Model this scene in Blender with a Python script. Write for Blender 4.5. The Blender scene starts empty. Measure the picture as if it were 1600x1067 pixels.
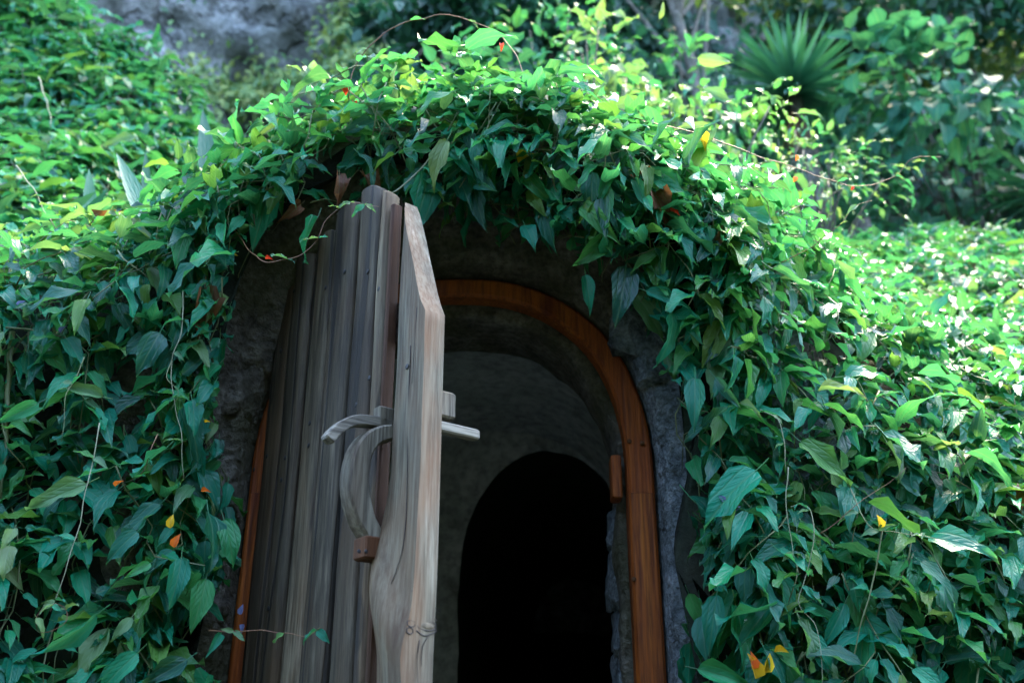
import bpy, math, random
import numpy as np
from mathutils import Vector, Matrix, noise, kdtree

# ------------------------------------------------------------------ camera, sky, sun, exposure
scn = bpy.context.scene
COL = scn.collection
PITCH = math.radians(23.0)
cam_d = bpy.data.cameras.new('camera')
cam_d.lens = 35.0; cam_d.sensor_width = 36.0; cam_d.sensor_fit = 'HORIZONTAL'
cam_d.clip_start = 0.05; cam_d.clip_end = 500.0
cam_d.dof.use_dof = True; cam_d.dof.focus_distance = 2.08; cam_d.dof.aperture_fstop = 3.0
cam = bpy.data.objects.new('camera', cam_d); COL.objects.link(cam)
cam.location = (0, 0, 1.0); cam.rotation_euler = (math.radians(90) + PITCH, 0, 0)
scn.camera = cam

SUN_EL, SUN_AZ = math.radians(60.0), math.radians(38.0)      # azimuth measured from +Y towards +X: behind the mound, to the right
world = bpy.data.worlds.new('World'); scn.world = world; world.use_nodes = True
wn = world.node_tree.nodes; wl = world.node_tree.links
sky = wn.new('ShaderNodeTexSky'); sky.sky_type = 'NISHITA'; sky.sun_disc = False
sky.sun_elevation = SUN_EL; sky.sun_rotation = SUN_AZ; sky.air_density = 1.0; sky.dust_density = 2.2; sky.ozone_density = 1.0
wn['Background'].inputs['Strength'].default_value = 0.15
wl.new(sky.outputs[0], wn['Background'].inputs[0])
sun_d = bpy.data.lights.new('sun', 'SUN'); sun_d.energy = 0.9; sun_d.angle = math.radians(12.0); sun_d.color = (1.0, 0.86, 0.58)
sun = bpy.data.objects.new('sun', sun_d); COL.objects.link(sun)
S = Vector((math.sin(SUN_AZ) * math.cos(SUN_EL), math.cos(SUN_AZ) * math.cos(SUN_EL), math.sin(SUN_EL)))
sun.rotation_euler = S.to_track_quat('Z', 'Y').to_euler(); sun.location = S * 30
scn.view_settings.view_transform = 'Standard'; scn.view_settings.look = 'None'
scn.view_settings.exposure = 4.05; scn.view_settings.gamma = 1.0
scn.render.engine = 'CYCLES'
scn.cycles.use_denoising = True
scn.cycles.max_bounces = 8; scn.cycles.diffuse_bounces = 4; scn.cycles.glossy_bounces = 3; scn.cycles.transmission_bounces = 4

rng = np.random.RandomState(11)
random.seed(5)
noise.seed_set(3)

# ------------------------------------------------------------------ pixel helpers (photo 1600 x 1067)
FPX = 1600 * 35 / 36
CAM = np.array([0, 0, 1.0])
FW = np.array([0, math.cos(PITCH), math.sin(PITCH)]); UP = np.array([0, -math.sin(PITCH), math.cos(PITCH)])
def ray(x, y):
    return np.array([(x - 800) / FPX, 0, 0]) + FW + UP * ((533.5 - y) / FPX)
def at(x, y, Y):
    r = ray(x, y); return CAM + r * (Y / r[1])
def proj(P):
    d = P - CAM; w = d @ FW
    return 800 + FPX * d[..., 0] / w, 533.5 - FPX * (d @ UP) / w, w

# ------------------------------------------------------------------ mesh / object helpers
def mesh_np(name, V, F, mat, uv=None, smooth=True):
    """V (n,3), F list of equal-length index arrays or list of lists"""
    me = bpy.data.meshes.new(name)
    me.from_pydata([tuple(map(float, v)) for v in V], [], [tuple(int(i) for i in f) for f in F])
    if uv is not None:
        l = me.uv_layers.new(name='UVMap')
        idx = np.empty(len(me.loops), dtype=np.int32); me.loops.foreach_get('vertex_index', idx)
        l.data.foreach_set('uv', np.asarray(uv, dtype=np.float32)[idx].ravel())
    if mat: me.materials.append(mat)
    if smooth: me.polygons.foreach_set('use_smooth', [True] * len(me.polygons))
    me.update()
    return me
def mesh_quads(name, V, Q, mat, uv=None):
    """fast path, all quads"""
    me = bpy.data.meshes.new(name)
    V = np.asarray(V, dtype=np.float32); Q = np.asarray(Q, dtype=np.int32)
    me.vertices.add(len(V)); me.vertices.foreach_set('co', V.ravel())
    me.loops.add(Q.size); me.loops.foreach_set('vertex_index', Q.ravel())
    me.polygons.add(len(Q)); me.polygons.foreach_set('loop_start', np.arange(0, Q.size, 4, dtype=np.int32))
    me.polygons.foreach_set('use_smooth', np.ones(len(Q), dtype=bool))
    if uv is not None:
        l = me.uv_layers.new(name='UVMap'); l.data.foreach_set('uv', np.asarray(uv, dtype=np.float32)[Q.ravel()].ravel())
    me.materials.append(mat); me.update(calc_edges=True); me.validate()
    return me
def obj(name, me, parent=None, loc=(0, 0, 0)):
    o = bpy.data.objects.new(name, me); COL.objects.link(o); o.location = loc
    if parent is not None: o.parent = parent
    return o
def tag(o, label, cat, group=None):
    o['label'] = label; o['category'] = cat
    if group: o['group'] = group
    return o
def thing(name, label, cat, loc=(0, 0, 0), rz=0.0, group=None):
    o = bpy.data.objects.new(name, None); COL.objects.link(o); o.location = loc; o.rotation_euler = (0, 0, rz)
    o.empty_display_size = 0.1
    return tag(o, label, cat, group)
def loft(rings, close=True, cap=True):
    """rings: list of (n,3) arrays; returns V,F"""
    n = len(rings[0]); V = np.concatenate(rings); F = []
    m = n if close else n - 1
    for i in range(len(rings) - 1):
        for j in range(m):
            F.append((i * n + j, i * n + (j + 1) % n, (i + 1) * n + (j + 1) % n, (i + 1) * n + j))
    if cap and close:
        F.append(tuple(range(n))[::-1]); F.append(tuple((len(rings) - 1) * n + j for j in range(n)))
    return V, F
def smooth_path(P, per=5):
    P = [np.asarray(p, float) for p in P]; Q = [2 * P[0] - P[1]] + P + [2 * P[-1] - P[-2]]; out = []
    for i in range(1, len(Q) - 2):
        a, b, c, d = Q[i - 1:i + 3]
        for k in range(per):
            t = k / per
            out.append(.5 * (2 * b + (c - a) * t + (2 * a - 5 * b + 4 * c - d) * t * t + (3 * b - a - 3 * c + d) * t ** 3))
    out.append(P[-1]); return np.array(out)
def tube(P, r0, r1, sides=5, wob=0.0):
    P = np.asarray(P); n = len(P); rings = []
    T = np.gradient(P, axis=0); T /= np.linalg.norm(T, axis=1)[:, None] + 1e-9
    ref = np.array([0.31, -0.9, 0.2])
    for i in range(n):
        a = np.cross(T[i], ref); a /= np.linalg.norm(a) + 1e-9; b = np.cross(T[i], a)
        r = r0 + (r1 - r0) * i / max(1, n - 1)
        r *= 1 + wob * math.sin(i * 1.7) * 0.5
        rings.append(np.array([P[i] + r * (math.cos(k * 2 * math.pi / sides) * a + math.sin(k * 2 * math.pi / sides) * b) for k in range(sides)]))
    return loft(rings)
def merge(parts):
    Vs, Fs, o = [], [], 0
    for V, F in parts:
        Vs.append(V); Fs += [tuple(i + o for i in f) for f in F]; o += len(V)
    return np.concatenate(Vs), Fs

# ------------------------------------------------------------------ materials
class NT:
    def __init__(s, name):
        s.m = bpy.data.materials.new(name); s.m.use_nodes = True; s.t = s.m.node_tree; s.t.nodes.clear()
        s.out = s.n('ShaderNodeOutputMaterial')
    def n(s, typ, **kw):
        nd = s.t.nodes.new(typ)
        for k, v in kw.items():
            if k.startswith('i_'):
                key = k[2:]; key = int(key) if key.isdigit() else key.replace('_', ' ')
                nd.inputs[key].default_value = v
            else: setattr(nd, k, v)
        return nd
    def l(s, a, b): s.t.links.new(a, b)
    def math(s, op, a, b=None, c=None):
        nd = s.n('ShaderNodeMath', operation=op)
        for i, v in enumerate((a, b, c)):
            if v is None: continue
            if isinstance(v, (int, float)): nd.inputs[i].default_value = v
            else: s.l(v, nd.inputs[i])
        return nd.outputs[0]
    def mix(s, fac, a, b, blend='MIX'):
        nd = s.n('ShaderNodeMix', data_type='RGBA', blend_type=blend)
        for i, v in ((0, fac), (6, a), (7, b)):
            if isinstance(v, (int, float)): nd.inputs[i].default_value = v
            elif isinstance(v, tuple): nd.inputs[i].default_value = v if len(v) == 4 else (*v, 1)
            else: s.l(v, nd.inputs[i])
        return nd.outputs[2]
    def ramp(s, fac, stops):
        nd = s.n('ShaderNodeValToRGB'); el = nd.color_ramp.elements
        while len(el) < len(stops): el.new(0.5)
        for e, (p, c) in zip(el, stops):
            e.position = p; e.color = (*c, 1) if len(c) == 3 else c
        s.l(fac, nd.inputs[0]); return nd.outputs[0]
    def noise(s, vec, scale, detail=4, rough=0.55, dist=0.0):
        nd = s.n('ShaderNodeTexNoise'); nd.inputs['Scale'].default_value = scale; nd.inputs['Detail'].default_value = detail
        nd.inputs['Roughness'].default_value = rough; nd.inputs['Distortion'].default_value = dist
        if vec is not None: s.l(vec, nd.inputs['Vector'])
        return nd.outputs['Fac']
    def mapv(s, vec, scale=(1, 1, 1), loc=None):
        nd = s.n('ShaderNodeMapping'); nd.inputs['Scale'].default_value = scale; s.l(vec, nd.inputs['Vector'])
        if loc is not None: s.l(loc, nd.inputs['Location'])
        return nd.outputs[0]
    def bump(s, h, strength=0.3, dist=0.01):
        nd = s.n('ShaderNodeBump'); nd.inputs['Strength'].default_value = strength; nd.inputs['Distance'].default_value = dist
        s.l(h, nd.inputs['Height']); return nd.outputs[0]
    def bsdf(s, col, rough, nrm=None, spec=0.5, coat=0.0):
        p = s.n('ShaderNodeBsdfPrincipled')
        for k, v in (('Base Color', col), ('Roughness', rough)):
            if isinstance(v, (int, float)): p.inputs[k].default_value = v
            elif isinstance(v, tuple): p.inputs[k].default_value = (*v, 1)
            else: s.l(v, p.inputs[k])
        p.inputs['Specular IOR Level'].default_value = spec; p.inputs['Coat Weight'].default_value = coat
        if nrm is not None: s.l(nrm, p.inputs['Normal'])
        return p.outputs[0]
    def done(s, sh): s.l(sh, s.out.inputs[0]); return s.m

def leaf_mat(name, stops, trans=(0.30, 0.42, 0.05), tfac=0.32, rough=0.36, spec=0.5, vein=0.5, age=0.0):
    t = NT(name)
    oi = t.n('ShaderNodeObjectInfo'); gi = t.n('ShaderNodeNewGeometry')
    r = t.math('FRACT', t.math('ADD', oi.outputs['Random'], gi.outputs['Random Per Island']))
    r2 = t.math('FRACT', t.math('MULTIPLY', r, 17.31))
    base = t.ramp(r, stops)
    uv = t.n('ShaderNodeUVMap').outputs[0]; sp = t.n('ShaderNodeSeparateXYZ'); t.l(uv, sp.inputs[0])
    u = t.math('ABSOLUTE', t.math('SUBTRACT', sp.outputs[0], 0.5)); v = sp.outputs[1]         # u 0..0.5
    mid = t.math('SMOOTH_MIN', 1.0, t.math('MAXIMUM', 0.0, t.math('SUBTRACT', 1.0, t.math('MULTIPLY', u, 22.0))), 0.01)
    lat = t.math('MAXIMUM', 0.0, t.math('SUBTRACT', 1.0, t.math('MULTIPLY', t.math('ABSOLUTE', t.math('SUBTRACT', u, 0.24)), 26.0)))
    side = t.math('SINE', t.math('ADD', t.math('MULTIPLY', v, 40.0), t.math('MULTIPLY', u, -40.0)))
    sidev = t.math('POWER', t.math('MAXIMUM', side, 0.0), 6.0)
    vn = t.math('MINIMUM', 1.0, t.math('ADD', t.math('MULTIPLY', mid, 1.0), t.math('ADD', t.math('MULTIPLY', lat, 0.6), t.math('MULTIPLY', sidev, 0.12))))
    tc = t.n('ShaderNodeTexCoord').outputs['Object']
    blot = t.noise(t.mapv(uv, (2.0, 3.5, 1.0)), 2.2, 3)
    c = t.mix(t.math('MULTIPLY', blot, 0.5), base, t.mix(0.5, base, (0.02, 0.05, 0.03)))
    c = t.mix(t.math('MULTIPLY', vn, vein), c, t.mix(0.62, c, (0.16, 0.26, 0.12)))
    spots = t.math('GREATER_THAN', t.noise(t.mapv(uv, (6, 9, 1)), 3.0, 2), 0.72)
    c = t.mix(t.math('MULTIPLY', spots, t.math('MULTIPLY', t.math('GREATER_THAN', r2, 0.6), 0.55)), c, (0.10, 0.075, 0.02))
    hgt = t.math('ADD', t.math('MULTIPLY', vn, -0.6), t.math('MULTIPLY', side, 0.06))
    nrm = t.bump(hgt, 0.3, 0.03)
    rg = t.math('ADD', rough, t.math('MULTIPLY', r2, 0.18))
    p = t.bsdf(c, rg, nrm, spec)
    tr = t.n('ShaderNodeBsdfTranslucent'); t.l(t.mix(0.55, t.mix(t.math('MULTIPLY', vn, 0.5), trans, tuple(x * 0.5 for x in trans)), t.mix(1.0, c, (4.0, 4.0, 2.2, 1), 'MULTIPLY')), tr.inputs['Color'])
    mx = t.n('ShaderNodeMixShader'); mx.inputs[0].default_value = tfac; t.l(p, mx.inputs[1]); t.l(tr.outputs[0], mx.inputs[2])
    return t.done(mx.outputs[0])

M_LEAF = leaf_mat('vine_leaf', [(0.0, (0.000, 0.055, 0.036)), (0.22, (0.000, 0.110, 0.068)), (0.5, (0.000, 0.190, 0.108)), (0.72, (0.008, 0.205, 0.080)), (0.90, (0.025, 0.18, 0.045)), (1.0, (0.09, 0.19, 0.03))], trans=(0.22, 0.40, 0.05), tfac=0.24, rough=0.26, spec=0.24, vein=0.5)
M_YOUNG = leaf_mat('young_leaf', [(0.0, (0.03, 0.14, 0.05)), (0.5, (0.06, 0.17, 0.05)), (1.0, (0.13, 0.21, 0.06))], trans=(0.28, 0.38, 0.10), tfac=0.28, rough=0.38)
M_BROAD = leaf_mat('broad_leaf', [(0.0, (0.003, 0.055, 0.036)), (0.6, (0.008, 0.115, 0.068)), (1.0, (0.02, 0.16, 0.085))], trans=(0.12, 0.34, 0.10), tfac=0.18, rough=0.58, spec=0.2)
M_DEAD = leaf_mat('dead_leaf', [(0.0, (0.10, 0.035, 0.015)), (0.6, (0.16, 0.06, 0.025)), (1.0, (0.20, 0.10, 0.05))], trans=(0.4, 0.12, 0.03), tfac=0.2, rough=0.6)
M_FAR = leaf_mat('far_leaf', [(0.0, (0.006, 0.045, 0.028)), (0.5, (0.015, 0.080, 0.038)), (0.85, (0.04, 0.11, 0.035)), (1.0, (0.10, 0.15, 0.03))], tfac=0.2, rough=0.5, vein=0.0)
M_BLADE = leaf_mat('blade_leaf', [(0.0, (0.008, 0.09, 0.06)), (0.6, (0.014, 0.14, 0.09)), (1.0, (0.05, 0.20, 0.11))], trans=(0.1, 0.3, 0.08), tfac=0.08, rough=0.4, vein=0.15)

def stem_mat(name, a, b):
    t = NT(name); tc = t.n('ShaderNodeTexCoord').outputs['Object']
    c = t.ramp(t.noise(tc, 14.0, 3), [(0.3, a), (0.7, b)])
    return t.done(t.bsdf(c, 0.6))
M_STEM = stem_mat('green_stem', (0.07, 0.10, 0.035), (0.16, 0.18, 0.07))
M_STEMB = stem_mat('brown_stem', (0.10, 0.035, 0.015), (0.22, 0.12, 0.05))
M_DARKSTEM = stem_mat('dark_stem', (0.02, 0.022, 0.012), (0.05, 0.05, 0.03))
M_STEMP = stem_mat('pale_stem', (0.13, 0.16, 0.08), (0.25, 0.26, 0.16))
def petal_mat(name, col, tr):
    t = NT(name); p = t.bsdf(col, 0.5)
    b = t.n('ShaderNodeBsdfTranslucent'); b.inputs[0].default_value = (*tr, 1)
    mx = t.n('ShaderNodeMixShader'); mx.inputs[0].default_value = 0.4; t.l(p, mx.inputs[1]); t.l(b.outputs[0], mx.inputs[2])
    return t.done(mx.outputs[0])
M_ORANGE = petal_mat('orange_petal', (0.75, 0.16, 0.02), (0.9, 0.25, 0.02))
M_RED = petal_mat('red_petal', (0.65, 0.035, 0.015), (0.9, 0.08, 0.02))
M_YELLOW = petal_mat('yellow_petal', (0.80, 0.50, 0.02), (0.9, 0.6, 0.02))
M_VIOLET = petal_mat('violet_petal', (0.12, 0.14, 0.26), (0.15, 0.18, 0.3))
M_WHITE = petal_mat('white_petal', (0.62, 0.68, 0.74), (0.7, 0.75, 0.8))

def wood_mat(name, axis=2, grey=1.0, warm=0.25, dark=(0.020, 0.015, 0.011), mid=(0.105, 0.084, 0.062), light=(0.28, 0.24, 0.185), warmc=(0.16, 0.082, 0.030), warm_below=None, rough=0.72, coat=0.0, crack=True):
    t = NT(name); oi = t.n('ShaderNodeObjectInfo'); tc = t.n('ShaderNodeTexCoord').outputs['Object']
    cmb = t.n('ShaderNodeCombineXYZ')
    for i, k in enumerate((7.1, 3.7, 11.3)): t.l(t.math('MULTIPLY', oi.outputs['Random'], k), cmb.inputs[i])
    off = cmb.outputs[0]
    sc = [1.0, 1.0, 1.0]; sc[axis] = 0.10
    big = t.noise(t.mapv(tc, tuple(x * 1 for x in sc), off), 19.0, 6, 0.62, 0.35)          # long streaks
    fine = t.noise(t.mapv(tc, tuple(x * (0.45 if i == axis else 1) for i, x in enumerate(sc)), off), 120.0, 4, 0.7)
    sc2 = [1, 1, 1]; sc2[axis] = 0.3
    patch = t.noise(t.mapv(tc, tuple(sc2), off), 7.0, 4, 0.6)
    c = t.ramp(big, [(0.30, dark), (0.43, mid), (0.55, mid), (0.70, light)])
    c = t.mix(t.ramp(fine, [(0.38, (0, 0, 0)), (0.62, (1, 1, 1))]), t.mix(0.78, c, dark), c)
    wf = t.ramp(patch, [(0.56 - warm * 0.35, (0, 0, 0)), (0.80 - warm * 0.25, (1, 1, 1))])
    c = t.mix(t.math('MULTIPLY', wf, 0.75), c, t.mix(0.35, warmc, c))
    pl = t.noise(t.mapv(tc, tuple(sc2), off), 3.1, 3)
    c = t.mix(t.math('MULTIPLY', t.ramp(pl, [(0.58, (0, 0, 0)), (0.75, (1, 1, 1))]), 0.3), c, light)
    c = t.mix(t.math('MULTIPLY', t.ramp(pl, [(0.30, (1, 1, 1)), (0.46, (0, 0, 0))]), 0.5), c, dark)
    sck = [9.0, 9.0, 9.0]; sck[axis] = 2.6
    vk = t.n('ShaderNodeTexVoronoi'); vk.inputs['Scale'].default_value = 1.0; t.l(t.mapv(tc, tuple(sck), off), vk.inputs['Vector'])
    kd_ = vk.outputs['Distance']; kn = t.ramp(kd_, [(0.0, (1, 1, 1)), (0.07, (0.55, 0.55, 0.55)), (0.11, (0.9, 0.9, 0.9)), (0.15, (0, 0, 0))])
    if crack: c = t.mix(t.math('MULTIPLY', kn, 0.8), c, (dark[0] * 0.7, dark[1] * 0.7, dark[2] * 0.7))
    wv = t.n('ShaderNodeTexWave', wave_type='BANDS', bands_direction='X'); wv.inputs['Scale'].default_value = 4.0
    wv.inputs['Distortion'].default_value = 11.0; wv.inputs['Detail'].default_value = 2.0; wv.inputs['Detail Scale'].default_value = 1.3
    t.l(t.mapv(tc, tuple(sc), off), wv.inputs['Vector'])
    crk = t.ramp(wv.outputs['Fac'], [(0.0, (1, 1, 1)), (0.02, (1, 1, 1)), (0.06, (0, 0, 0))])
    if crack:
        c = t.mix(t.math('MULTIPLY', crk, 0.7), c, (0.012, 0.012, 0.012))
    vr = t.math('ADD', 0.62, t.math('MULTIPLY', t.math('FRACT', t.math('MULTIPLY', oi.outputs['Random'], 7.77)), 0.75)); cv = t.n('ShaderNodeCombineColor'); [t.l(vr, cv.inputs[k]) for k in range(3)]
    if crack: c = t.mix(1.0, c, cv.outputs[0], 'MULTIPLY')
    h = t.math('SUBTRACT', t.math('ADD', t.math('MULTIPLY', fine, 0.5), t.math('MULTIPLY', big, 0.7)), t.math('MULTIPLY', crk, 0.6 if crack else 0.0))
    return t.done(t.bsdf(c, rough, t.bump(h, 0.8, 0.005), 0.3, coat))
M_PLANK = wood_mat('weathered_plank', warm=0.36, dark=(0.020, 0.015, 0.009), mid=(0.105, 0.087, 0.054), light=(0.29, 0.25, 0.17))
M_POSTEDGE = wood_mat('post_edge_wood', warm=0.34, dark=(0.06, 0.045, 0.028), mid=(0.19, 0.175, 0.122), light=(0.36, 0.34, 0.255), warmc=(0.27, 0.105, 0.03), crack=False)
M_POST = wood_mat('weathered_post', warm=0.42, crack=False, mid=(0.135, 0.130, 0.090), light=(0.27, 0.26, 0.19), warmc=(0.17, 0.085, 0.032))
M_PALE = wood_mat('pale_weathered_wood', axis=1, warm=0.1, mid=(0.24, 0.225, 0.175), light=(0.42, 0.40, 0.32), crack=False)
M_HANDLE = wood_mat('handle_wood', warm=0.35, mid=(0.17, 0.155, 0.110), light=(0.33, 0.31, 0.235), crack=False)
M_FOOT = wood_mat('brown_wood', warm=0.2, dark=(0.04, 0.014, 0.004), mid=(0.11, 0.042, 0.012), light=(0.19, 0.085, 0.025), warmc=(0.13, 0.04, 0.01), crack=False)
M_EDGE = wood_mat('raw_edge_wood', warm=0.3, dark=(0.016, 0.008, 0.003), mid=(0.045, 0.019, 0.006), light=(0.10, 0.042, 0.012), warmc=(0.10, 0.030, 0.006), crack=False)
M_FRAME = wood_mat('varnished_frame', warm=0.35, dark=(0.06, 0.012, 0.003), mid=(0.32, 0.082, 0.008), light=(0.48, 0.155, 0.016), warmc=(0.20, 0.028, 0.006), rough=0.58, coat=0.0, crack=False)
M_KNOT = NT('knot_wood'); M_KNOT = M_KNOT.done(M_KNOT.bsdf((0.022, 0.017, 0.014), 0.8))
M_HOLE = NT('hole_shade'); M_HOLE = M_HOLE.done(M_HOLE.bsdf((0.012, 0.012, 0.013), 0.6))  # near-black that paints the shade inside the nail holes

def rock_mat(name, a, b, c3, scale=9.0, moss=(0.03, 0.05, 0.02), mossf=0.35, bstr=0.6, cracks=None):
    t = NT(name); tc = t.n('ShaderNodeNewGeometry').outputs['Position']
    n1 = t.noise(tc, scale, 6, 0.62); n2 = t.noise(tc, scale * 5.0, 5, 0.65); n3 = t.noise(tc, scale * 0.35, 4)
    vo = t.n('ShaderNodeTexVoronoi'); vo.inputs['Scale'].default_value = scale * 3.0; t.l(tc, vo.inputs['Vector'])
    c = t.ramp(n1, [(0.30, a), (0.52, b), (0.72, c3)])
    c = t.mix(t.ramp(n2, [(0.35, (1, 1, 1)), (0.6, (0, 0, 0))]), c, t.mix(0.6, c, tuple(x * 0.25 for x in a)))
    c = t.mix(t.math('MULTIPLY', t.ramp(n3, [(0.48, (0, 0, 0)), (0.62, (1, 1, 1))]), mossf), c, moss)
    if cracks:
        wp = t.n('ShaderNodeVectorMath', operation='ADD'); t.l(tc, wp.inputs[0]); nz = t.n('ShaderNodeTexNoise'); nz.inputs['Scale'].default_value = 2.2; nz.inputs['Detail'].default_value = 4; t.l(tc, nz.inputs['Vector'])
        scv = t.n('ShaderNodeVectorMath', operation='SCALE'); scv.inputs['Scale'].default_value = 1.6; t.l(nz.outputs['Color'], scv.inputs[0]); t.l(scv.outputs[0], wp.inputs[1])
        ve = t.n('ShaderNodeTexVoronoi', feature='DISTANCE_TO_EDGE'); ve.inputs['Scale'].default_value = cracks; t.l(wp.outputs[0], ve.inputs['Vector'])
        ck = t.ramp(ve.outputs['Distance'], [(0.0, (1, 1, 1)), (0.05, (0, 0, 0))]); c = t.mix(t.math('MULTIPLY', ck, 0.55), c, (0.02, 0.022, 0.02)); n1 = t.math('SUBTRACT', n1, t.math('MULTIPLY', ck, 0.8))
    h = t.math('ADD', n1, t.math('ADD', t.math('MULTIPLY', n2, 0.6), t.math('MULTIPLY', vo.outputs['Distance'], 0.35)))
    return t.done(t.bsdf(c, 0.92, t.bump(h, bstr, 0.03), 0.2))
M_STONE = rock_mat('wall_stone', (0.07, 0.09, 0.095), (0.21, 0.255, 0.265), (0.40, 0.45, 0.46), 19.0, mossf=0.25, bstr=0.9)
M_MORTAR = rock_mat('earth_mortar', (0.06, 0.055, 0.042), (0.14, 0.13, 0.10), (0.25, 0.235, 0.19), 13.0, moss=(0.05, 0.055, 0.015), mossf=0.5, bstr=0.9)
M_PLASTER = rock_mat('vault_plaster', (0.33, 0.35, 0.31), (0.48, 0.495, 0.45), (0.60, 0.61, 0.56), 6.0, moss=(0.33, 0.37, 0.31), mossf=0.4, bstr=0.25)
M_CLIFF = rock_mat('cliff_rock', (0.06, 0.07, 0.07), (0.22, 0.24, 0.245), (0.42, 0.44, 0.44), 5.0, cracks=0.9, moss=(0.06, 0.07, 0.055), mossf=0.5, bstr=1.0)
M_SOIL_SHADE = rock_mat('soil_and_deep_shade', (0.008, 0.010, 0.006), (0.016, 0.019, 0.012), (0.03, 0.034, 0.02), 6.0, moss=(0.015, 0.035, 0.015), mossf=0.6)  # bare soil, also used to paint deep shade in the passage
M_BARK = rock_mat('bark', (0.09, 0.085, 0.07), (0.18, 0.17, 0.15), (0.28, 0.27, 0.24), 14.0)

# ------------------------------------------------------------------ structure: hillside (lofted profiles), ground, far hill, cliff
# for each X: seven (Y, z) points from the foot of the bank over its lip and back up the slope
PROFILES = [
 (-4.5, [(2.1, 0), (2.0, 1.0), (2.05, 1.7), (2.35, 2.2), (3.0, 2.7), (4.0, 4.2), (5.0, 7.0)]),
 (-2.5, [(2.1, 0), (1.98, 1.0), (2.0, 1.7), (2.2, 2.12), (3.0, 2.5), (3.9, 3.75), (4.6, 5.1)]),
 (-1.8, [(2.1, 0), (1.98, 1.0), (2.0, 1.7), (2.2, 2.10), (2.9, 2.5), (3.8, 3.6), (4.4, 4.35)]),
 (-1.3, [(2.1, 0), (2.0, 1.0), (2.0, 1.7), (2.15, 2.08), (2.8, 2.36), (3.6, 2.9), (4.2, 3.35)]),
 (-0.86, [(2.15, 0), (2.05, 1), (2.05, 1.7), (2.12, 2.12), (2.5, 2.30), (3.4, 2.55), (4.2, 2.8)]),
 (-0.72, [(2.18, 0), (2.10, 1), (2.08, 1.75), (2.1, 2.17), (2.3, 2.36), (3.2, 2.55), (4.2, 2.75)]),
 (-0.66, [(2.10, 1.6), (2.07, 1.75), (2.04, 1.95), (2.08, 2.22), (2.3, 2.40), (3.2, 2.55), (4.2, 2.75)]),
 (-0.59, [(2.08, 2.08), (2.05, 2.13), (2.0, 2.20), (2.05, 2.32), (2.3, 2.44), (3.2, 2.55), (4.2, 2.75)]),
 (-0.50, [(2.07, 2.22), (2.03, 2.26), (2.0, 2.31), (2.06, 2.42), (2.3, 2.48), (3.2, 2.55), (4.2, 2.75)]),
 (-0.36, [(2.07, 2.32), (2.0, 2.36), (1.98, 2.41), (2.07, 2.48), (2.3, 2.51), (3.2, 2.55), (4.2, 2.75)]),
 (-0.15, [(2.07, 2.28), (2.0, 2.33), (1.96, 2.40), (2.07, 2.49), (2.3, 2.53), (3.2, 2.58), (4.2, 2.8)]),
 (0.03, [(2.07, 2.23), (2.0, 2.29), (1.96, 2.38), (2.07, 2.50), (2.35, 2.55), (3.2, 2.6), (4.2, 2.85)]),
 (0.15, [(2.07, 2.18), (2.0, 2.24), (1.96, 2.35), (2.07, 2.49), (2.35, 2.55), (3.2, 2.6), (4.2, 2.9)]),
 (0.26, [(2.07, 2.08), (2.0, 2.16), (1.98, 2.29), (2.07, 2.45), (2.4, 2.55), (3.2, 2.62), (4.2, 2.95)]),
 (0.36, [(2.09, 1.97), (2.03, 2.05), (2.0, 2.22), (2.08, 2.38), (2.4, 2.52), (3.2, 2.66), (4.2, 3.0)]),
 (0.40, [(2.12, 1.6), (2.08, 1.75), (2.03, 2.0), (2.1, 2.32), (2.45, 2.50), (3.2, 2.68), (4.3, 3.05)]),
 (0.45, [(2.17, 0), (2.12, 1), (2.07, 1.8), (2.13, 2.27), (2.5, 2.48), (3.2, 2.70), (4.4, 3.1)]),
 (0.7, [(2.2, 0), (2.12, 1), (2.12, 1.6), (2.25, 2.1), (2.6, 2.42), (3.2, 2.68), (4.6, 3.2)]),
 (1.06, [(2.2, 0), (2.15, 1), (2.2, 1.5), (2.45, 1.95), (2.8, 2.3), (3.3, 2.68), (4.8, 3.6)]),
 (1.6, [(2.3, 0), (2.2, 1), (2.4, 1.45), (2.7, 1.85), (3.2, 2.32), (3.9, 2.92), (5.0, 3.68)]),
 (2.5, [(2.5, 0), (2.45, 1), (2.7, 1.5), (3.1, 2.02), (3.6, 2.55), (4.2, 3.1), (5.1, 3.78)]),
 (5.5, [(2.8, 0), (2.8, 1), (3.0, 1.5), (3.4, 2.05), (3.9, 2.6), (4.5, 3.2), (5.3, 3.9)])]
PX = np.array([p[0] for p in PROFILES]); PYZ = np.array([p[1] for p in PROFILES], float)       # (k,7,2)
def crv(arr, b):                       # Catmull-Rom along the profile
    i = int(min(max(math.floor(b), 0), 5)); t = b - i
    P = lambda k: arr[min(max(k, 0), 6)]
    a, p, q, d = P(i - 1), P(i), P(i + 1), P(i + 2)
    return .5 * (2 * p + (q - a) * t + (2 * a - 5 * p + 4 * q - d) * t * t + (3 * p - a - 3 * q + d) * t ** 3)
def surf(X, b):
    k = int(np.clip(np.searchsorted(PX, X) - 1, 0, len(PX) - 2)); t = (X - PX[k]) / (PX[k + 1] - PX[k])
    y, z = crv(PYZ[k] * (1 - t) + PYZ[k + 1] * t, b)
    return np.array([X, y, z])
xs = np.concatenate([np.linspace(-4.5, -0.9, 60), np.linspace(-0.86, 1.1, 90), np.linspace(1.13, 5.5, 74)])
bs = np.linspace(0, 6, 73)
G = np.array([[surf(x, b) for b in bs] for x in xs])
for i in range(G.shape[0]):
    for j in range(G.shape[1]):
        p = G[i, j]; amp = 0.05 + 0.04 * min(1, max(0, p[1] - 2.4))
        G[i, j] += amp * np.array(noise.noise_vector(Vector(p * 2.3)))
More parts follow.
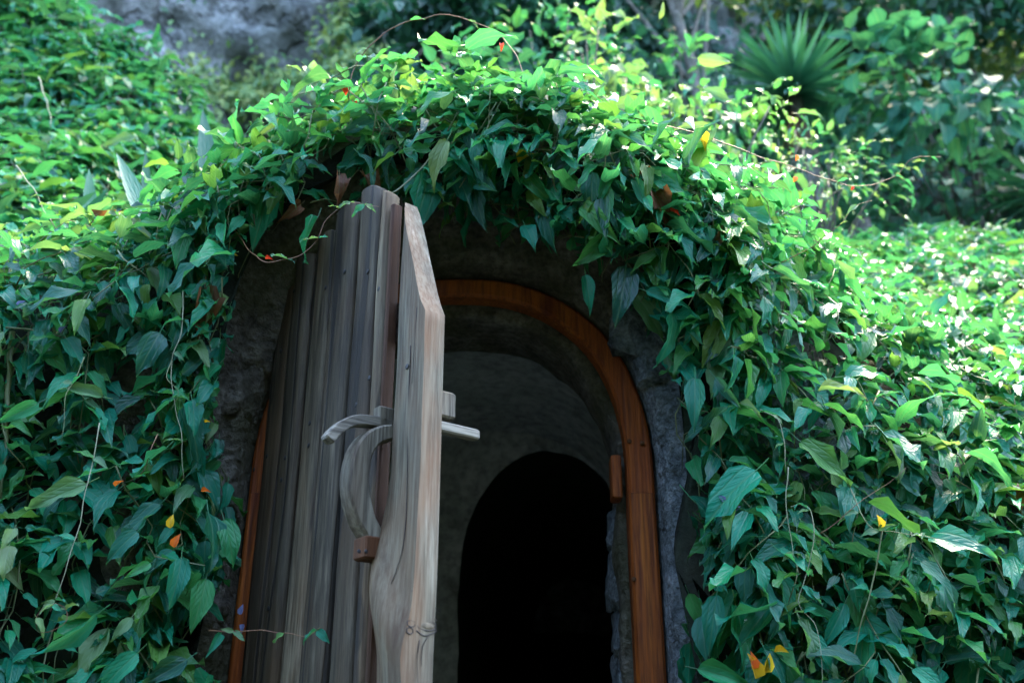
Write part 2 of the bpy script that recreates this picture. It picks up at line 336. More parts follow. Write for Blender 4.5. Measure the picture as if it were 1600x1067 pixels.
dU = np.gradient(G, axis=0); dV = np.gradient(G, axis=1)
GN = np.cross(dU, dV); GN /= np.linalg.norm(GN, axis=2)[:, :, None] + 1e-9
nx, nb = G.shape[:2]
def grid_quads(nx, nb): 
    return [(i * nb + j, (i + 1) * nb + j, (i + 1) * nb + j + 1, i * nb + j + 1) for i in range(nx - 1) for j in range(nb - 1)]
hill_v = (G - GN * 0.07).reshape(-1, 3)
o = obj('hillside', mesh_quads('hillside', hill_v, grid_quads(nx, nb), M_SOIL_SHADE)); o['kind'] = 'structure'

def sheet(name, fn, us, vs, mat):
    V = np.array([fn(u, v) for u in us for v in vs]); 
    o = obj(name, mesh_quads(name, V, grid_quads(len(us), len(vs)), mat)); o['kind'] = 'structure'; return o
sheet('ground', lambda u, v: (u, v, 0.0 + 0.03 * noise.noise(Vector((u, v, 0)))), np.linspace(-40, 40, 41), np.linspace(-40, 2.6, 24), M_SOIL_SHADE)
sheet('terrain', lambda u, v: (u, v, (2.55 + 0.30 * max(0, v - 4) + 0.25 * max(-1, min(5, u)) + (0.0 if u > -1 else 0.4 * (-1 - u))) + 0.15 * noise.noise(Vector((u, v, 4)))), np.linspace(-14, 24, 60), np.linspace(5.0, 20, 40), M_SOIL_SHADE)
sheet('added_sky_blocker', lambda u, v: (u, -6 - 0.45 * v + 0.8 * noise.noise(Vector((u * .3, v * .3, 8))), v), np.linspace(-30, 30, 40), np.linspace(-0.2, 9.5, 16), M_SOIL_SHADE)  # unseen bank added behind the camera to block low sky light
sheet('far_hill', lambda u, v: (u, 17 + 0.25 * v + 0.8 * noise.noise(Vector((u * .3, v * .3, 1))), v + 2.0), np.linspace(-30, 40, 50), np.linspace(0, 25, 30), M_SOIL_SHADE)
def cliff_fn(u, v):
    z = 1.8 + v; y = 6.9 + 0.03 * v - 0.25 * max(0, -u - 2.0)
    f = noise.fractal(Vector((u * .8, z * .8, 2.0)), 1.0, 2.0, 5)
    r = abs(noise.noise(Vector((u * 0.5 + 0.25 * z, z * 0.9, 7.0))))
    st = noise.noise(Vector((u * 1.5, z * 3.2, 9.0)))
    f2 = noise.fractal(Vector((u * 3.1, z * 4.0, 5.0)), 0.8, 2.0, 4); y -= 0.09 * f2
    return (u + 0.15 * f, y - 0.45 * f - 0.6 * (0.5 - r) - 0.10 * st + max(0, u - 0.2) ** 2 * 0.3, z)
sheet('rock_cliff', cliff_fn, np.linspace(-9, 2.8, 230), np.linspace(0, 13, 240), M_CLIFF)  # cliff with height and right end extended to shade the left bank

# ------------------------------------------------------------------ doorway: stone wall, vault, frame
XC = -0.14
def arch(a, b, z0, zb, ph, xc=XC, n=2.35):
    """ph in [0,1]: left foot -> crown -> right foot. a half width, b rise above springing z0, zb foot"""
    L = 0.34
    if ph < L: return np.array([xc - a, zb + (z0 - zb) * ph / L])
    if ph > 1 - L: return np.array([xc + a, zb + (z0 - zb) * (1 - ph) / L])
    th = math.pi * (1 - (ph - L) / (1 - 2 * L)); c, s = math.cos(th), math.sin(th)
    return np.array([xc + a * math.copysign(abs(c) ** (2 / n), c), z0 + b * abs(s) ** (2 / n)])
OA, OB, Z0, ZB = 0.475, 0.54, 1.60, 0.25
IA, IB = 0.395, 0.382
phs = np.linspace(0, 1, 121)
def ring_strip(name, prof, mat, amp, seed, parent, fr=5.0, xshift=None, phs=phs):
    """prof: list of (r offset from outer frame edge, Y)"""
    V = []
    for ph in phs:
        for (r, Y) in prof:
            x, z = arch(OA + r, OB + r, Z0, ZB - 0.25, ph, XC + (xshift(Y) if xshift else 0))
            p = np.array([x, Y, z]); d = noise.fractal(Vector(p * fr) + Vector((seed, 0, 0)), 1.0, 2.0, 4)
            dx, dz = x - XC, max(0, z - Z0 + 0.1); l = math.hypot(dx, dz) + 1e-6
            rf = min(1.0, max(0.0, r / 0.10)) if r >= 0 else 1.0; amp_ = amp * min(1.0, max(0.15, abs(r) / 0.06)); V.append(p + amp_ * d * np.array([dx / l * 0.7 * rf, -0.8, dz / l * 0.7 * rf]))
    return obj(name, mesh_quads(name, np.array(V), grid_quads(len(phs), len(prof)), mat), parent)
wall = thing('stone_wall', 'rough earth and stone wall arching around the doorway under the creeper', 'wall', (XC, 2.3, 0))
def lp(pts, per=5):
    return [tuple(q) for q in smooth_path([(a, b, 0) for a, b in pts], per)[:, :2]]
PW = wall.location
def shift(o):                       # geometry was written in world coordinates; keep it there under an Empty
    o.location = -PW; return o
shift(ring_strip('mortar_face', lp([(0.004, 2.34), (0.008, 2.27), (0.03, 2.215), (0.08, 2.195), (0.10, 2.17), (0.13, 2.16), (0.20, 2.13), (0.36, 2.12)], 8), M_MORTAR, 0.026, 3.0, wall, phs=np.linspace(0, 0.60, 150)))
shift(ring_strip('rock_face', lp([(0.004, 2.34), (0.008, 2.26), (0.03, 2.205), (0.08, 2.195), (0.10, 2.19), (0.13, 2.18), (0.20, 2.15), (0.36, 2.13)], 8), M_STONE, 0.040, 3.0, wall, 9.0, phs=np.linspace(0.60, 1, 150)))
shift(ring_strip('mortar_reveal', lp([(0.0, 2.328), (-0.05, 2.335), (-0.078, 2.345), (-0.085, 2.40), (-0.075, 2.50), (-0.055, 2.60), (-0.02, 2.68), (0.05, 2.70)]), M_MORTAR, 0.022, 9.0, wall))
shift(ring_strip('plaster_vault', lp([(0.05, 2.69), (0.05, 2.85), (0.03, 3.2), (0.01, 3.62)], 4), M_PLASTER, 0.012, 14.0, wall, 3.0, lambda Y: 0.10 * (Y - 2.6)))
# end wall of the vault with a smaller dark archway and the passage behind it
V = []
for ph in phs:
    a = arch(OA + 0.04, OB + 0.04, Z0, 0, ph, XC + 0.10); b = arch(0.325, 0.47, 1.62, 0, ph, 0.135, 2.0)
    for k, (t, Y) in enumerate([(0, 3.58), (0.33, 3.60), (0.66, 3.60), (1, 3.62), (1, 3.63)]):
        q = a * (1 - t) + b * t; q = q + (0.012 * t * noise.noise(Vector((ph * 30, 1.0, 0))) + 0.006 * t * noise.noise(Vector((ph * 90, 4.0, 0)))) * np.array([1, 1]); V.append((q[0] + 0.1 * max(0, Y - 3.62), Y + 0.012 * noise.noise(Vector((q[0] * 4, q[1] * 4, 0))), q[1]))
shift(obj('end_wall', mesh_quads('end_wall', np.array(V), grid_quads(len(phs), 5), M_PLASTER), wall))
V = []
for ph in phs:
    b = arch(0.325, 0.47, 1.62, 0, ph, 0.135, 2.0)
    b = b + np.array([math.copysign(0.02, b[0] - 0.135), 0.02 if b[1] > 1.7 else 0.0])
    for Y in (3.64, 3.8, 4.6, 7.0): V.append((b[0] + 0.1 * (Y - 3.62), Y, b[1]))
shift(obj('passage', mesh_quads('passage', np.array(V), grid_quads(len(phs), 4), M_SOIL_SHADE), wall))  # soil colour darkens the passage walls to paint in deep shade
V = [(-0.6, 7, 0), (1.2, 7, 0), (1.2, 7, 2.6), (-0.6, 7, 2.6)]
shift(obj('passage_end', mesh_np('passage_end', V, [(0, 1, 2, 3)], M_SOIL_SHADE), wall))
V = [(-0.85, 2.0, 0.22), (0.8, 2.0, 0.22), (0.9, 7.0, 0.22), (-0.75, 7.0, 0.22)]
shift(obj('threshold_slab', mesh_np('threshold_slab', V + [(x, y, 0.0) for x, y, z in V], [(0, 1, 2, 3), (0, 4, 5, 1), (1, 5, 6, 2), (3, 2, 6, 7), (0, 3, 7, 4)], M_PLASTER, smooth=False), wall))

def stone_mesh(k):
    r = np.random.RandomState(100 + k); V, F = [], []
    nu, nv = 14, 10
    for j in range(nv + 1):
        th = math.pi * j / nv
        for i in range(nu):
            ph = 2 * math.pi * i / nu
            d = np.array([math.cos(ph) * math.sin(th), math.sin(ph) * math.sin(th), math.cos(th)])
            d = np.sign(d) * np.abs(d) ** 0.6
            s = 1 + 0.36 * noise.fractal(Vector(d * 1.5) + Vector((k * 9.1, 0, 0)), 0.8, 2, 5)
            V.append(d * s)
    for j in range(nv):
        for i in range(nu):
            F.append((j * nu + i, (j + 1) * nu + i, (j + 1) * nu + (i + 1) % nu, j * nu + (i + 1) % nu))
    return mesh_quads('stone', np.array(V), F, M_STONE if k < 6 else M_MORTAR)
STONES = [stone_mesh(k) for k in range(12)]
def stone(x, y, z, sx, sy, sz, k):
    o = obj('stone', STONES[k % 6 + (6 if x < XC and y < 2.4 and k % 5 else 0)], wall, (x - PW[0], y - PW[1], z - PW[2])); o.scale = (sx, sy, sz)
    o.rotation_euler = (rng.uniform(-.15, .15), rng.uniform(-.2, .2), rng.uniform(-.3, .3)); return o
for sgn in (1, -1):
    z = 0.3; k = 0
    while z < 1.95:
        h = rng.uniform(0.05, 0.078) * (1.0 if sgn > 0 else 0.8)
        off = OA * ((1 - min(1, max(0, z + h - Z0) / OB) ** 2.35) ** (1 / 2.35) - 1) + 0.008
        x = XC + sgn * (OA + 0.062 + off + rng.uniform(-0.006, 0.006))
        stone(x, 2.240 + rng.uniform(-.012, .012), z + h, rng.uniform(0.046, 0.058), 0.042, h * 1.0, rng.randint(6))
        stone(x + sgn * rng.uniform(0.075, 0.095), 2.220 + rng.uniform(-.012, .012), z + h + rng.uniform(-.02, .02), rng.uniform(0.042, 0.055), 0.05, h * 1.02, rng.randint(6))
        if z < 1.55:                                             # inner face of the reveal, behind the frame
            stone(XC + sgn * (OA - 0.072 + rng.uniform(-0.004, 0.004)), 2.43 + rng.uniform(-.015, .015), z + h, 0.020, 0.06, h * 0.95, rng.randint(6))
            stone(XC + sgn * (OA - 0.062), 2.54, z + h * 1.3, 0.024, 0.055, h, rng.randint(6))
        z += 2 * h * 0.93

# wooden frame
frame = thing('door_frame', 'orange varnished wooden frame bent into an arch around the dark doorway', 'door frame', (XC, 2.3, ZB))
FY0, FY1 = 2.268, 2.322
def frame_seg(name, pa, pb, n):
    rings = []
    for ph in np.linspace(pa, pb, n):
        o_ = arch(OA, OB, Z0, ZB, ph); tg = arch(OA, OB, Z0, ZB, min(1, ph + 0.004)) - arch(OA, OB, Z0, ZB, max(0, ph - 0.004)); d = np.array([tg[1], -tg[0]]); d = d / np.linalg.norm(d)
        i_ = o_ + d * (0.050 + 0.015 * min(1, abs(ph - 0.5) / 0.2))
        wob = 0.004 * noise.noise(Vector((o_[0] * 5, o_[1] * 4, 3.3)))
        o2 = o_ + d * wob; i2 = i_ + d * wob; e = 0.007
        sec = [(o2, FY1), (o2, FY0 + e), (o2 + d * e, FY0), (i2 - d * e, FY0 - 0.002), (i2, FY0 + e), (i2, FY1)]
        rings.append(np.array([(q[0] - XC, Y - 2.3, q[1] - ZB) for q, Y in sec]))
    V, F = loft(rings); return obj(name, mesh_np(name, V, F, M_FRAME, smooth=False), frame)
frame_seg('jamb', 0.0, 0.335, 18); frame_seg('jamb', 0.665, 1.0, 18)
frame_seg('arch_segment', 0.3352, 0.6648, 52)
def box(c, s, bev=0.003):
    x, y, z = s; V = []
    for dz in (-z, -z + bev, z - bev, z):
        e = bev if abs(dz) == z else 0.0
        for dx, dy in ((-x + e, -y + bev + e), (-x + bev + e, -y + e), (x - bev - e, -y + e), (x - e, -y + bev + e), (x - e, y - bev - e), (x - bev - e, y - e), (-x + bev + e, y - e), (-x + e, y - bev - e)):
            V.append((c[0] + dx, c[1] + dy, c[2] + dz))
    V = np.array(V); return loft([V[i * 8:(i + 1) * 8] for i in range(4)])
q = at(964, 745, 2.30)
V, F = box((0, 0, 0), (0.012, 0.03, 0.052)); obj('strike_block', mesh_np('strike_block', V, F, M_FRAME, smooth=False), frame, (0.2475 - XC, 0.02, q[2] - ZB))
def disc(r, h, n=10, axis='y'):
    rings = []
    for rr, hh in ((r, 0), (r, h * 0.7), (r * 0.75, h)):
        rings.append(np.array([(rr * math.cos(2 * math.pi * k / n), -hh, rr * math.sin(2 * math.pi * k / n)) for k in range(n)]))
    return loft(rings)
PEG = mesh_np('peg', *disc(0.0055, 0.004), M_FOOT)
for px, py in ((983, 690), (1003, 693), (990, 905), (470, 520)):
    q = at(px, py, FY0); obj('peg', PEG, frame, (q[0] - XC, FY0 - 0.003 - 2.3, q[2] - ZB))

# ------------------------------------------------------------------ the door, swung open towards the camera
TH = math.radians(52)
DD = np.array([math.cos(TH), -math.sin(TH), 0]); NO = np.array([-math.sin(TH), -math.cos(TH), 0])   # along the leaf; outward normal
H0 = at(413, 600, 2.25)
def uz(px, py, t=0.0):
    P = H0 + NO * t; r = ray(px, py); w = CAM + r * (np.dot(P - CAM, NO) / np.dot(r, NO))
    return np.dot(w - H0, DD), w[2]
DZ = 0.27
door = thing('plank_door', 'weathered grey plank door with arched top standing open under the creeper', 'door', (H0[0], H0[1], DZ), math.atan2(DD[1], DD[0]))
# door space: x along the leaf, y inwards (-outward normal), z up from DZ
edges_u = [uz(x, 655)[0] for x in (413, 437, 464, 496, 535, 569, 588)]
tops = [((430, 488), (452, 447)), ((462, 404), (492, 390)), ((502, 366), (525, 354)), ((527, 338), (550, 322)), ((551, 311), (577, 305)), ((579, 306), (597, 311))]
PT = 0.026
PLANK_Y = [0.004, 0.0, 0.007, -0.002, 0.002, 0.004]
for i in range(6):
    ul, ur = edges_u[i] + (0.003, 0.006, 0.009, 0.009, 0.006, 0.004)[i], edges_u[i + 1] - (0.004, 0.006, 0.008, 0.005, 0.004, 0.003)[i]
    if i == 4: ur -= -0.0015
    (zl, zr) = (uz(*tops[i][0])[1] - DZ, uz(*tops[i][1])[1] - DZ)
    rings = []; n = 34; r = 0.008
    for k in range(n + 2):
        f = min(1.0, k / n); top = (k > n)
        zz = lambda u: (zl + (zr - zl) * (u - ul) / (ur - ul) + (0.012 * math.sin(math.pi * (u - ul) / (ur - ul)) if i in (0, 2, 3, 4) else 0.0)) * f
        s = Vector((i * 3.3, f * 5.2, 0))
        wl_ = 0.008 * noise.noise(s) - 0.007 * (1 - f) * (0 if i else 1); wr_ = 0.008 * noise.noise(s + Vector((0, 0, 5))) ; wy = 0.003 * noise.noise(s + Vector((9, 0, 0)))
        e = 0.006 if top else 0.0
        a, b = ul + wl_ + e, ur + wr_ - e; y0, y1 = PLANK_Y[i] + wy + e, PLANK_Y[i] + PT - e
        us = [a + r, (a * 3 + b) / 4, (a + b) / 2, (a + 3 * b) / 4, b - r]
        sec = [(a, y0 + r)] + [(u, y0 - 0.0012 * math.sin(math.pi * q / 4)) for q, u in enumerate(us)] + [(b, y0 + r), (b, y1)] + [(u, y1) for u in us[::-1][1:-1]] + [(a, y1)]
        rings.append(np.array([(u, y, zz(u) + (0.005 if top else 0)) for u, y in sec]))
    V, F = loft(rings); me = mesh_np('plank', V, F, M_PLANK)
    obj('plank', me, door)
# reddish unweathered edge of the last plank
b = edges_u[6]
zt = uz(597, 311)[1] - DZ
V, F = box((b + 0.004, 0.018, zt / 2 - 0.012), (0.0065, 0.012, zt / 2 - 0.012)); obj('edge_strip', mesh_np('edge_strip', V, F, M_EDGE, smooth=False), door)
# edge post
pl, pr = uz(608, 640)[0], uz(658, 700)[0]
PY0, PY1 = -0.004, 0.042
NU = 9
def rnd(w): return 0.016 * max(0.0, (0.45 - w) / 0.45) ** 2.2 + 0.003 * max(0.0, (w - 0.8) / 0.2) ** 2
topc = [uz(x, y)[1] - DZ for x, y in ((618, 316), (624, 329), (630, 348), (635, 370), (640, 396), (645, 420), (650, 445), (655, 468), (659, 486))]
bz = uz(590, 955)[1] - DZ
rings = []; n = 80
for k in range(n + 1):
    f = k / n
    zc = f * (topc[4])
    bul = math.exp(-((zc - bz) / 0.085) ** 2); low = 1 / (1 + math.exp((zc - bz - 0.05) / 0.06))
    outer, inner = [], []
    for j in range(NU):
        w = j / (NU - 1)
        u = pl + (pr - pl) * w
        u -= (1 - w) * (0.030 * bul + 0.012 * low) - w * 0.0 + w * (0.012 * low + 0.012 * bul) * 0.25
        u += (1 - w) * 0.003 * noise.noise(Vector((1, zc * 6, 2)))
        cr = rnd(w)                                                     # rounded outer face
        y = PY0 + cr - 0.016 * bul * math.sin(math.pi * min(1, w + 0.1)) + 0.003 * noise.noise(Vector((w * 3, zc * 7, 6)))
        y -= 0.020 * max(low, bul) * w
        zz = f * (topc[j] - 0.004)
        outer.append((u, y, zz)); inner.append((u, PY1, zz))
    ee = 0.004
    rings.append(np.array(outer + [(pr - (0.012 * low + 0.012 * bul) * 0.25 + 0.001, (outer[-1][1] + PY1) / 2, outer[-1][2])] + inner[::-1]))
m = len(rings[0]); V, F = loft(rings, cap=False); base = n * m
F.append(tuple(range(m))[::-1])
for j in range(NU - 2):
    F.append((base + j, base + j + 1, base + m - 2 - j, base + m - 1 - j))
F.append((base + NU - 2, base + NU - 1, base + NU, base + NU + 1, base + NU + 2))
me = mesh_np('post', V, F, M_POST)
for p in me.polygons:
    if p.index == n * m: p.use_smooth = False
me.materials.append(M_POSTEDGE)  # paler tone paints brighter light on edge and top; orange streaks are real
for p in me.polygons:
    if p.index < n * m and (p.index % m) in (NU - 1, NU): p.material_index = 1
    if p.index > n * m: p.material_index = 1
me.set_sharp_from_angle(angle=math.radians(30)); post = obj('post', me, door)
# cracks (thin recessed splits shown as dark slivers) and the knot low on the post
def on_post(px, py, lift=0.0):
    u, z = uz(px, py, 0.004); return np.array([u, PY0 - lift, z - DZ])
def crack(pts, r, nm='crack', par=door, lift=0.0032, mat=M_KNOT):
    P = smooth_path([on_post(x, y, lift) for x, y in pts], 4)
    bz_ = []
    for p in P:
        b_ = math.exp(-((p[2] - bz) / 0.085) ** 2); w = (p[0] - pl) / (pr - pl)
        p = p.copy(); p[1] += 0.0025 + rnd(w) - 0.016 * b_ * math.sin(math.pi * min(1, max(0, w + 0.1))); bz_.append(p)
    V, F = tube(np.array(bz_), r, r * 0.5, 4); return obj(nm, mesh_np(nm, V, F, mat), par)
crack([(642, 540), (638, 650), (637, 740), (634, 830), (628, 880), (615, 940), (606, 1000), (607, 1067)], 0.0011)
crack([(652, 480), (648, 540), (644, 600)], 0.0009)
def on_edge(px, py):                      # pixel -> point on the free edge face of the post
    o_, z_ = out_z(px, py, pr - 0.004); bb = math.exp(-((z_ - bz) / 0.085) ** 2); lw = 1 / (1 + math.exp((z_ - bz - 0.05) / 0.06))
    return np.array([pr - (0.012 * lw + 0.012 * bb) * 0.25 + 0.0014, -o_, z_])
def out_z(px, py, u):                     # pixel -> (outward distance, z) in the vertical plane at distance u along the door
    P = H0 + DD * u; r = ray(px, py); w = CAM + r * (np.dot(P - CAM, DD) / np.dot(r, DD)); return np.dot(w - P, NO), w[2] - DZ
def oval(cx, cy, rx, ry, n=12, tilt=0.15):
    return [(cx + rx * math.cos(2 * math.pi * k / n) * (1 + 0.12 * math.sin(3 * k)), cy + ry * math.sin(2 * math.pi * k / n) + tilt * rx * math.cos(2 * math.pi * k / n)) for k in range(n + 1)]
lines = [oval(666, 977, 15, 8), oval(665, 977, 9, 4), oval(642, 974, 6, 5), oval(640, 985, 5, 5), [(646, 972), (656, 964), (668, 960), (676, 963), (682, 970)], [(650, 985), (662, 993), (674, 990), (682, 985)]]
V, F = merge([tube(smooth_path([on_edge(x, y) for x, y in L], 3), 0.0014, 0.0012, 4) for L in lines]); knot = obj('knot', mesh_np('knot', V, F, M_KNOT), door)
V = []; KR = 14; c0 = on_edge(667, 978)
for rr, hh in ((1.0, -0.001), (0.7, 0.0012), (0.35, 0.0018)):
    for k in range(KR):
        q = on_edge(666 + 14 * rr * math.cos(2 * math.pi * k / KR), 977 + 7 * rr * math.sin(2 * math.pi * k / KR) + 2.7 * rr * math.cos(2 * math.pi * k / KR)); V.append(q + np.array([hh, 0, 0]))
Vn, Fn = loft([np.array(V[i * KR:(i + 1) * KR]) for i in range(3)]); obj('knot_eye', mesh_np('knot_eye', Vn, Fn, M_POST), knot)
for L in ([(643, 922), (652, 938), (664, 952)], [(660, 912), (668, 930), (680, 948), (688, 956)], [(655, 1000), (651, 1030), (652, 1067)], [(668, 995), (660, 1010), (657, 1040)]):
    V, F = tube(smooth_path([on_edge(x, y) for x, y in L], 4), 0.0010, 0.0004, 4); obj('crack', mesh_np('crack', V, F, M_KNOT), door)
# nail holes, their dark insides painted as thin raised discs
NAIL_HOLE = mesh_np('nail_hole', *disc(0.0055, 0.0016, 8), M_HOLE)
for px, py in ((460, 455), (470, 484), (505, 448), (540, 425), (574, 424), (590, 451), (437, 548), (458, 585), (480, 660), (415, 712), (446, 715), (478, 695), (556, 632), (440, 750), (395, 733), (420, 950), (575, 590)):
    u, z = uz(px, py)
    i = int(np.clip(np.searchsorted(edges_u, u) - 1, 0, 5)); obj('nail_hole', NAIL_HOLE, door, (u, PLANK_Y[i] - 0.0008, z - DZ))
u, z = uz(637, 573, 0.004); obj('nail_hole', NAIL_HOLE, door, (u, PY0 - 0.001, z - DZ))
# battens on the inner side
for z in (0.35, 1.05, 1.55):
    V, F = box((pl / 2 + 0.02, PT + 0.015, z), (pl / 2 - 0.02, 0.008, 0.045)); obj('batten', mesh_np('batten', V, F, wood_mat('batten_wood', axis=0) if z < 0.4 else bpy.data.materials['batten_wood'], smooth=False), door)
# D-shaped handle standing out from the door, in the plane of the outward normal
hu = (edges_u[6] + pl) / 2 + 0.004
def out_z(px, py, u):                     # pixel -> (outward distance, z) in the vertical plane at distance u along the door
    P = H0 + DD * u; r = ray(px, py); w = CAM + r * (np.dot(P - CAM, DD) / np.dot(r, DD)); return np.dot(w - P, NO), w[2] - DZ
cl = [(606, 678), (590, 681), (574, 690), (561, 710), (554, 745), (556, 780), (565, 812), (577, 836), (580, 860), (580, 875)]
cp = smooth_path([(0, *out_z(x, y, hu)) for x, y in cl], 6)
rings = []
T = np.gradient(cp, axis=0)
for k, (c, tn) in enumerate(zip(cp, T)):
    f = k / (len(cp) - 1); nrm = np.array([0, -tn[2], tn[1]]); nrm /= np.linalg.norm(nrm)
    w = 0.015 + 0.006 * math.exp(-((f - 0.5) / 0.25) ** 2); hw = 0.021; e = 0.004
    sec = [(-hw, -w + e), (-hw + e, -w), (hw - e, -w), (hw, -w + e), (hw, w - e), (hw - e, w), (-hw + e, w), (-hw, w - e)]
    rings.append(np.array([(hu + a, -(c[1] + nrm[1] * b_), c[2] + nrm[2] * b_) for a, b_ in sec]))
V, F = loft(rings); handle = obj('handle', mesh_np('handle', V, F, M_HANDLE), door); handle.data.set_sharp_from_angle(angle=math.radians(28))
fo, fz = out_z(572, 858, hu)
V, F = box((hu + 0.003, -fo * 0.5 + 0.004, fz), (0.0225, abs(fo) * 0.5 + 0.020, 0.020)); obj('foot_block', mesh_np('foot_block', V, F, M_FOOT, smooth=False), handle)
for px in (561, 572):
    o_, z_ = out_z(px, 861, hu + 0.0255); n_ = obj('nail_hole', NAIL_HOLE, handle, (hu + 0.0252, -o_, z_)); n_.rotation_euler = (0, 0, math.radians(90)); n_.scale = (.7,) * 3
# thumb lever passing through the door
lv = [(510, 690), (521, 676), (537, 664), (555, 658), (575, 659), (590, 661)]
lp_ = [(0, *out_z(x, y, hu)) for x, y in lv]
zin = out_z(725, 676, hu); lp_ = smooth_path(lp_ + [(0, -0.02, lp_[-1][2] - 0.001)], 5)
rings = []
T = np.gradient(lp_, axis=0)
for k, (c, tn) in enumerate(zip(lp_, T)):
    nrm = np.array([0, -tn[2], tn[1]]); nrm /= np.linalg.norm(nrm); w = 0.0100 if k else 0.0065; hw = 0.013 if k else 0.008
    e = .002; sec = [(-hw, -w + e), (-hw + e, -w), (hw - e, -w), (hw, -w + e), (hw, w - e), (hw - e, w), (-hw + e, w), (-hw, w - e)]
    rings.append(np.array([(hu + a, -(c[1] + nrm[1] * b_), c[2] + nrm[2] * b_) for a, b_ in sec]))
V, F = loft(rings); lever = obj('thumb_lever', mesh_np('thumb_lever', V, F, M_PALE), door); lever.data.set_sharp_from_angle(angle=math.radians(28))
o_, z_ = out_z(592, 655, hu)
V, F = box((hu, 0.0, z_), (0.013, 0.017, 0.024)); obj('lever_block', mesh_np('lever_block', V, F, M_HANDLE, smooth=False), door)
# inner end of the lever and the latch guide beyond the post
pu = pr - 0.012
oi_, zi_ = out_z(724, 676, pu)
V, F = box((pu, 0.5 * (PY1 + 0.118), zi_), (0.011, 0.5 * (0.122 - PY1) + 0.01, 0.0095)); latch = obj('latch_bar', mesh_np('latch_bar', V, F, M_PALE, smooth=False), door)
og, zg = out_z(706, 637, pu)
V, F = box((pu - 0.002, PY1 + 0.013, zg), (0.014, 0.019, 0.0255), 0.004); obj('latch_guide', mesh_np('latch_guide', V, F, M_HANDLE, smooth=False), door)

# ------------------------------------------------------------------ leaves
def leaf_geo(k, wid=0.24, fold=0.16, curl=0.30, serr=0.06, wave=0.05, tip=1.7, rows=7, petiole=True):
    r = np.random.RandomState(k); V, UV, F = [], [], []
    us = (-1, -0.5, 0, 0.5, 1); tw = r.uniform(-0.25, 0.25); bend = r.uniform(-0.1, 0.1)
    tv = [0.0, 0.07, 0.24, 0.45, 0.66, 0.86, 1.0]; tw_ = [0.10, 0.62, 0.98, 0.95, 0.66, 0.27, 0.015]
    for i in range(rows):
        q = i / (rows - 1); v = float(np.interp(q, np.linspace(0, 1, 7), tv)); w = wid * float(np.interp(q, np.linspace(0, 1, 7), tw_))
        for u in us:
            ww = w * (1 + (serr * r.uniform(-1, 1) if abs(u) == 1 else 0))
            x = u * ww + bend * v * v
            z = (abs(u) ** 1.25) * ww * fold * 3.4 - curl * v * v * 0.8 + wave * math.sin(v * 11 + k + (2.0 if u > 0 else 0)) * abs(u) ** 2 * (0.5 + v) * 1.1 + tw * u * ww * v
            y = v * (1 - 0.22 * curl * v)
            V.append((x, y, z)); UV.append((0.5 + 0.5 * u * min(1, w / wid + 0.0), v))
    for i in range(rows - 1):
        for j in range(4): F.append((i * 5 + j, i * 5 + j + 1, i * 5 + 5 + j + 1, i * 5 + 5 + j))
    if petiole:
        b = len(V); rr = 0.011
        for yy, zz in ((0.02, 0.0), (-0.22, 0.05)):
            for a in range(3): V.append((rr * math.cos(a * 2.1), yy, zz + rr * math.sin(a * 2.1))); UV.append((0.5, 0.0))
        for a in range(3): F.append((b + a, b + (a + 1) % 3, b + 3 + (a + 1) % 3, b + 3 + a))
    return np.array(V), np.array(F), np.array(UV)
VAR = [leaf_geo(k, wid=w * 0.88, fold=f, curl=c, serr=0.10, wave=wv) for k, (w, f, c, wv) in enumerate([
    (0.22, 0.14, 0.30, 0.05), (0.24, 0.10, 0.45, 0.07), (0.20, 0.22, 0.55, 0.05), (0.23, 0.18, 0.20, 0.08), (0.26, 0.10, 0.38, 0.06),
    (0.19, 0.28, 0.40, 0.06), (0.23, 0.06, 0.65, 0.07), (0.21, 0.16, 0.05, 0.07), (0.25, 0.18, 0.32, 0.09), (0.17, 0.20, 0.42, 0.05)])]
VAR_ME = [mesh_quads('leaf', V, F, M_LEAF, uv) for V, F, uv in VAR]
YOUNG_ME = [mesh_quads('leaf', V, F, M_YOUNG, uv) for V, F, uv in VAR]
DEAD_ME = [mesh_quads('leaf', V, F, M_DEAD, uv) for V, F, uv in [leaf_geo(40 + k, 0.2, 0.5, 0.9, 0.15, 0.2) for k in range(3)]]

def nrmz(a): return a / (np.linalg.norm(a) + 1e-9)
def frame_m(d, n):
    d = nrmz(d); s = nrmz(np.cross(d, n)); return np.stack([s, d, np.cross(s, d)], axis=1)    # columns x (across), y (along), z (normal)

LEAVES = {}                     # zone -> list of (pos, R, size, variant)
STEMS = {}
kd = kdtree.KDTree(nx * nb)
for i in range(nx):
    for j in range(nb): kd.insert(G[i, j], i * nb + j)
kd.balance()
Gf = G.reshape(-1, 3); GNf = GN.reshape(-1, 3)
bi = np.tile(bs, nx)
def zone_of(p, b):
    x = p[0]
    if -0.64 < x < 0.40: return 'hood' if b < 4.7 else 'hood_top'
    if x <= -0.64:
        if b > 4.15: return 'bank'
        return 'left' if p[2] < 1.95 else 'ledge'
    if b > 4.3: return 'far_slope'
    return 'right' if x < 0.86 else 'slope'
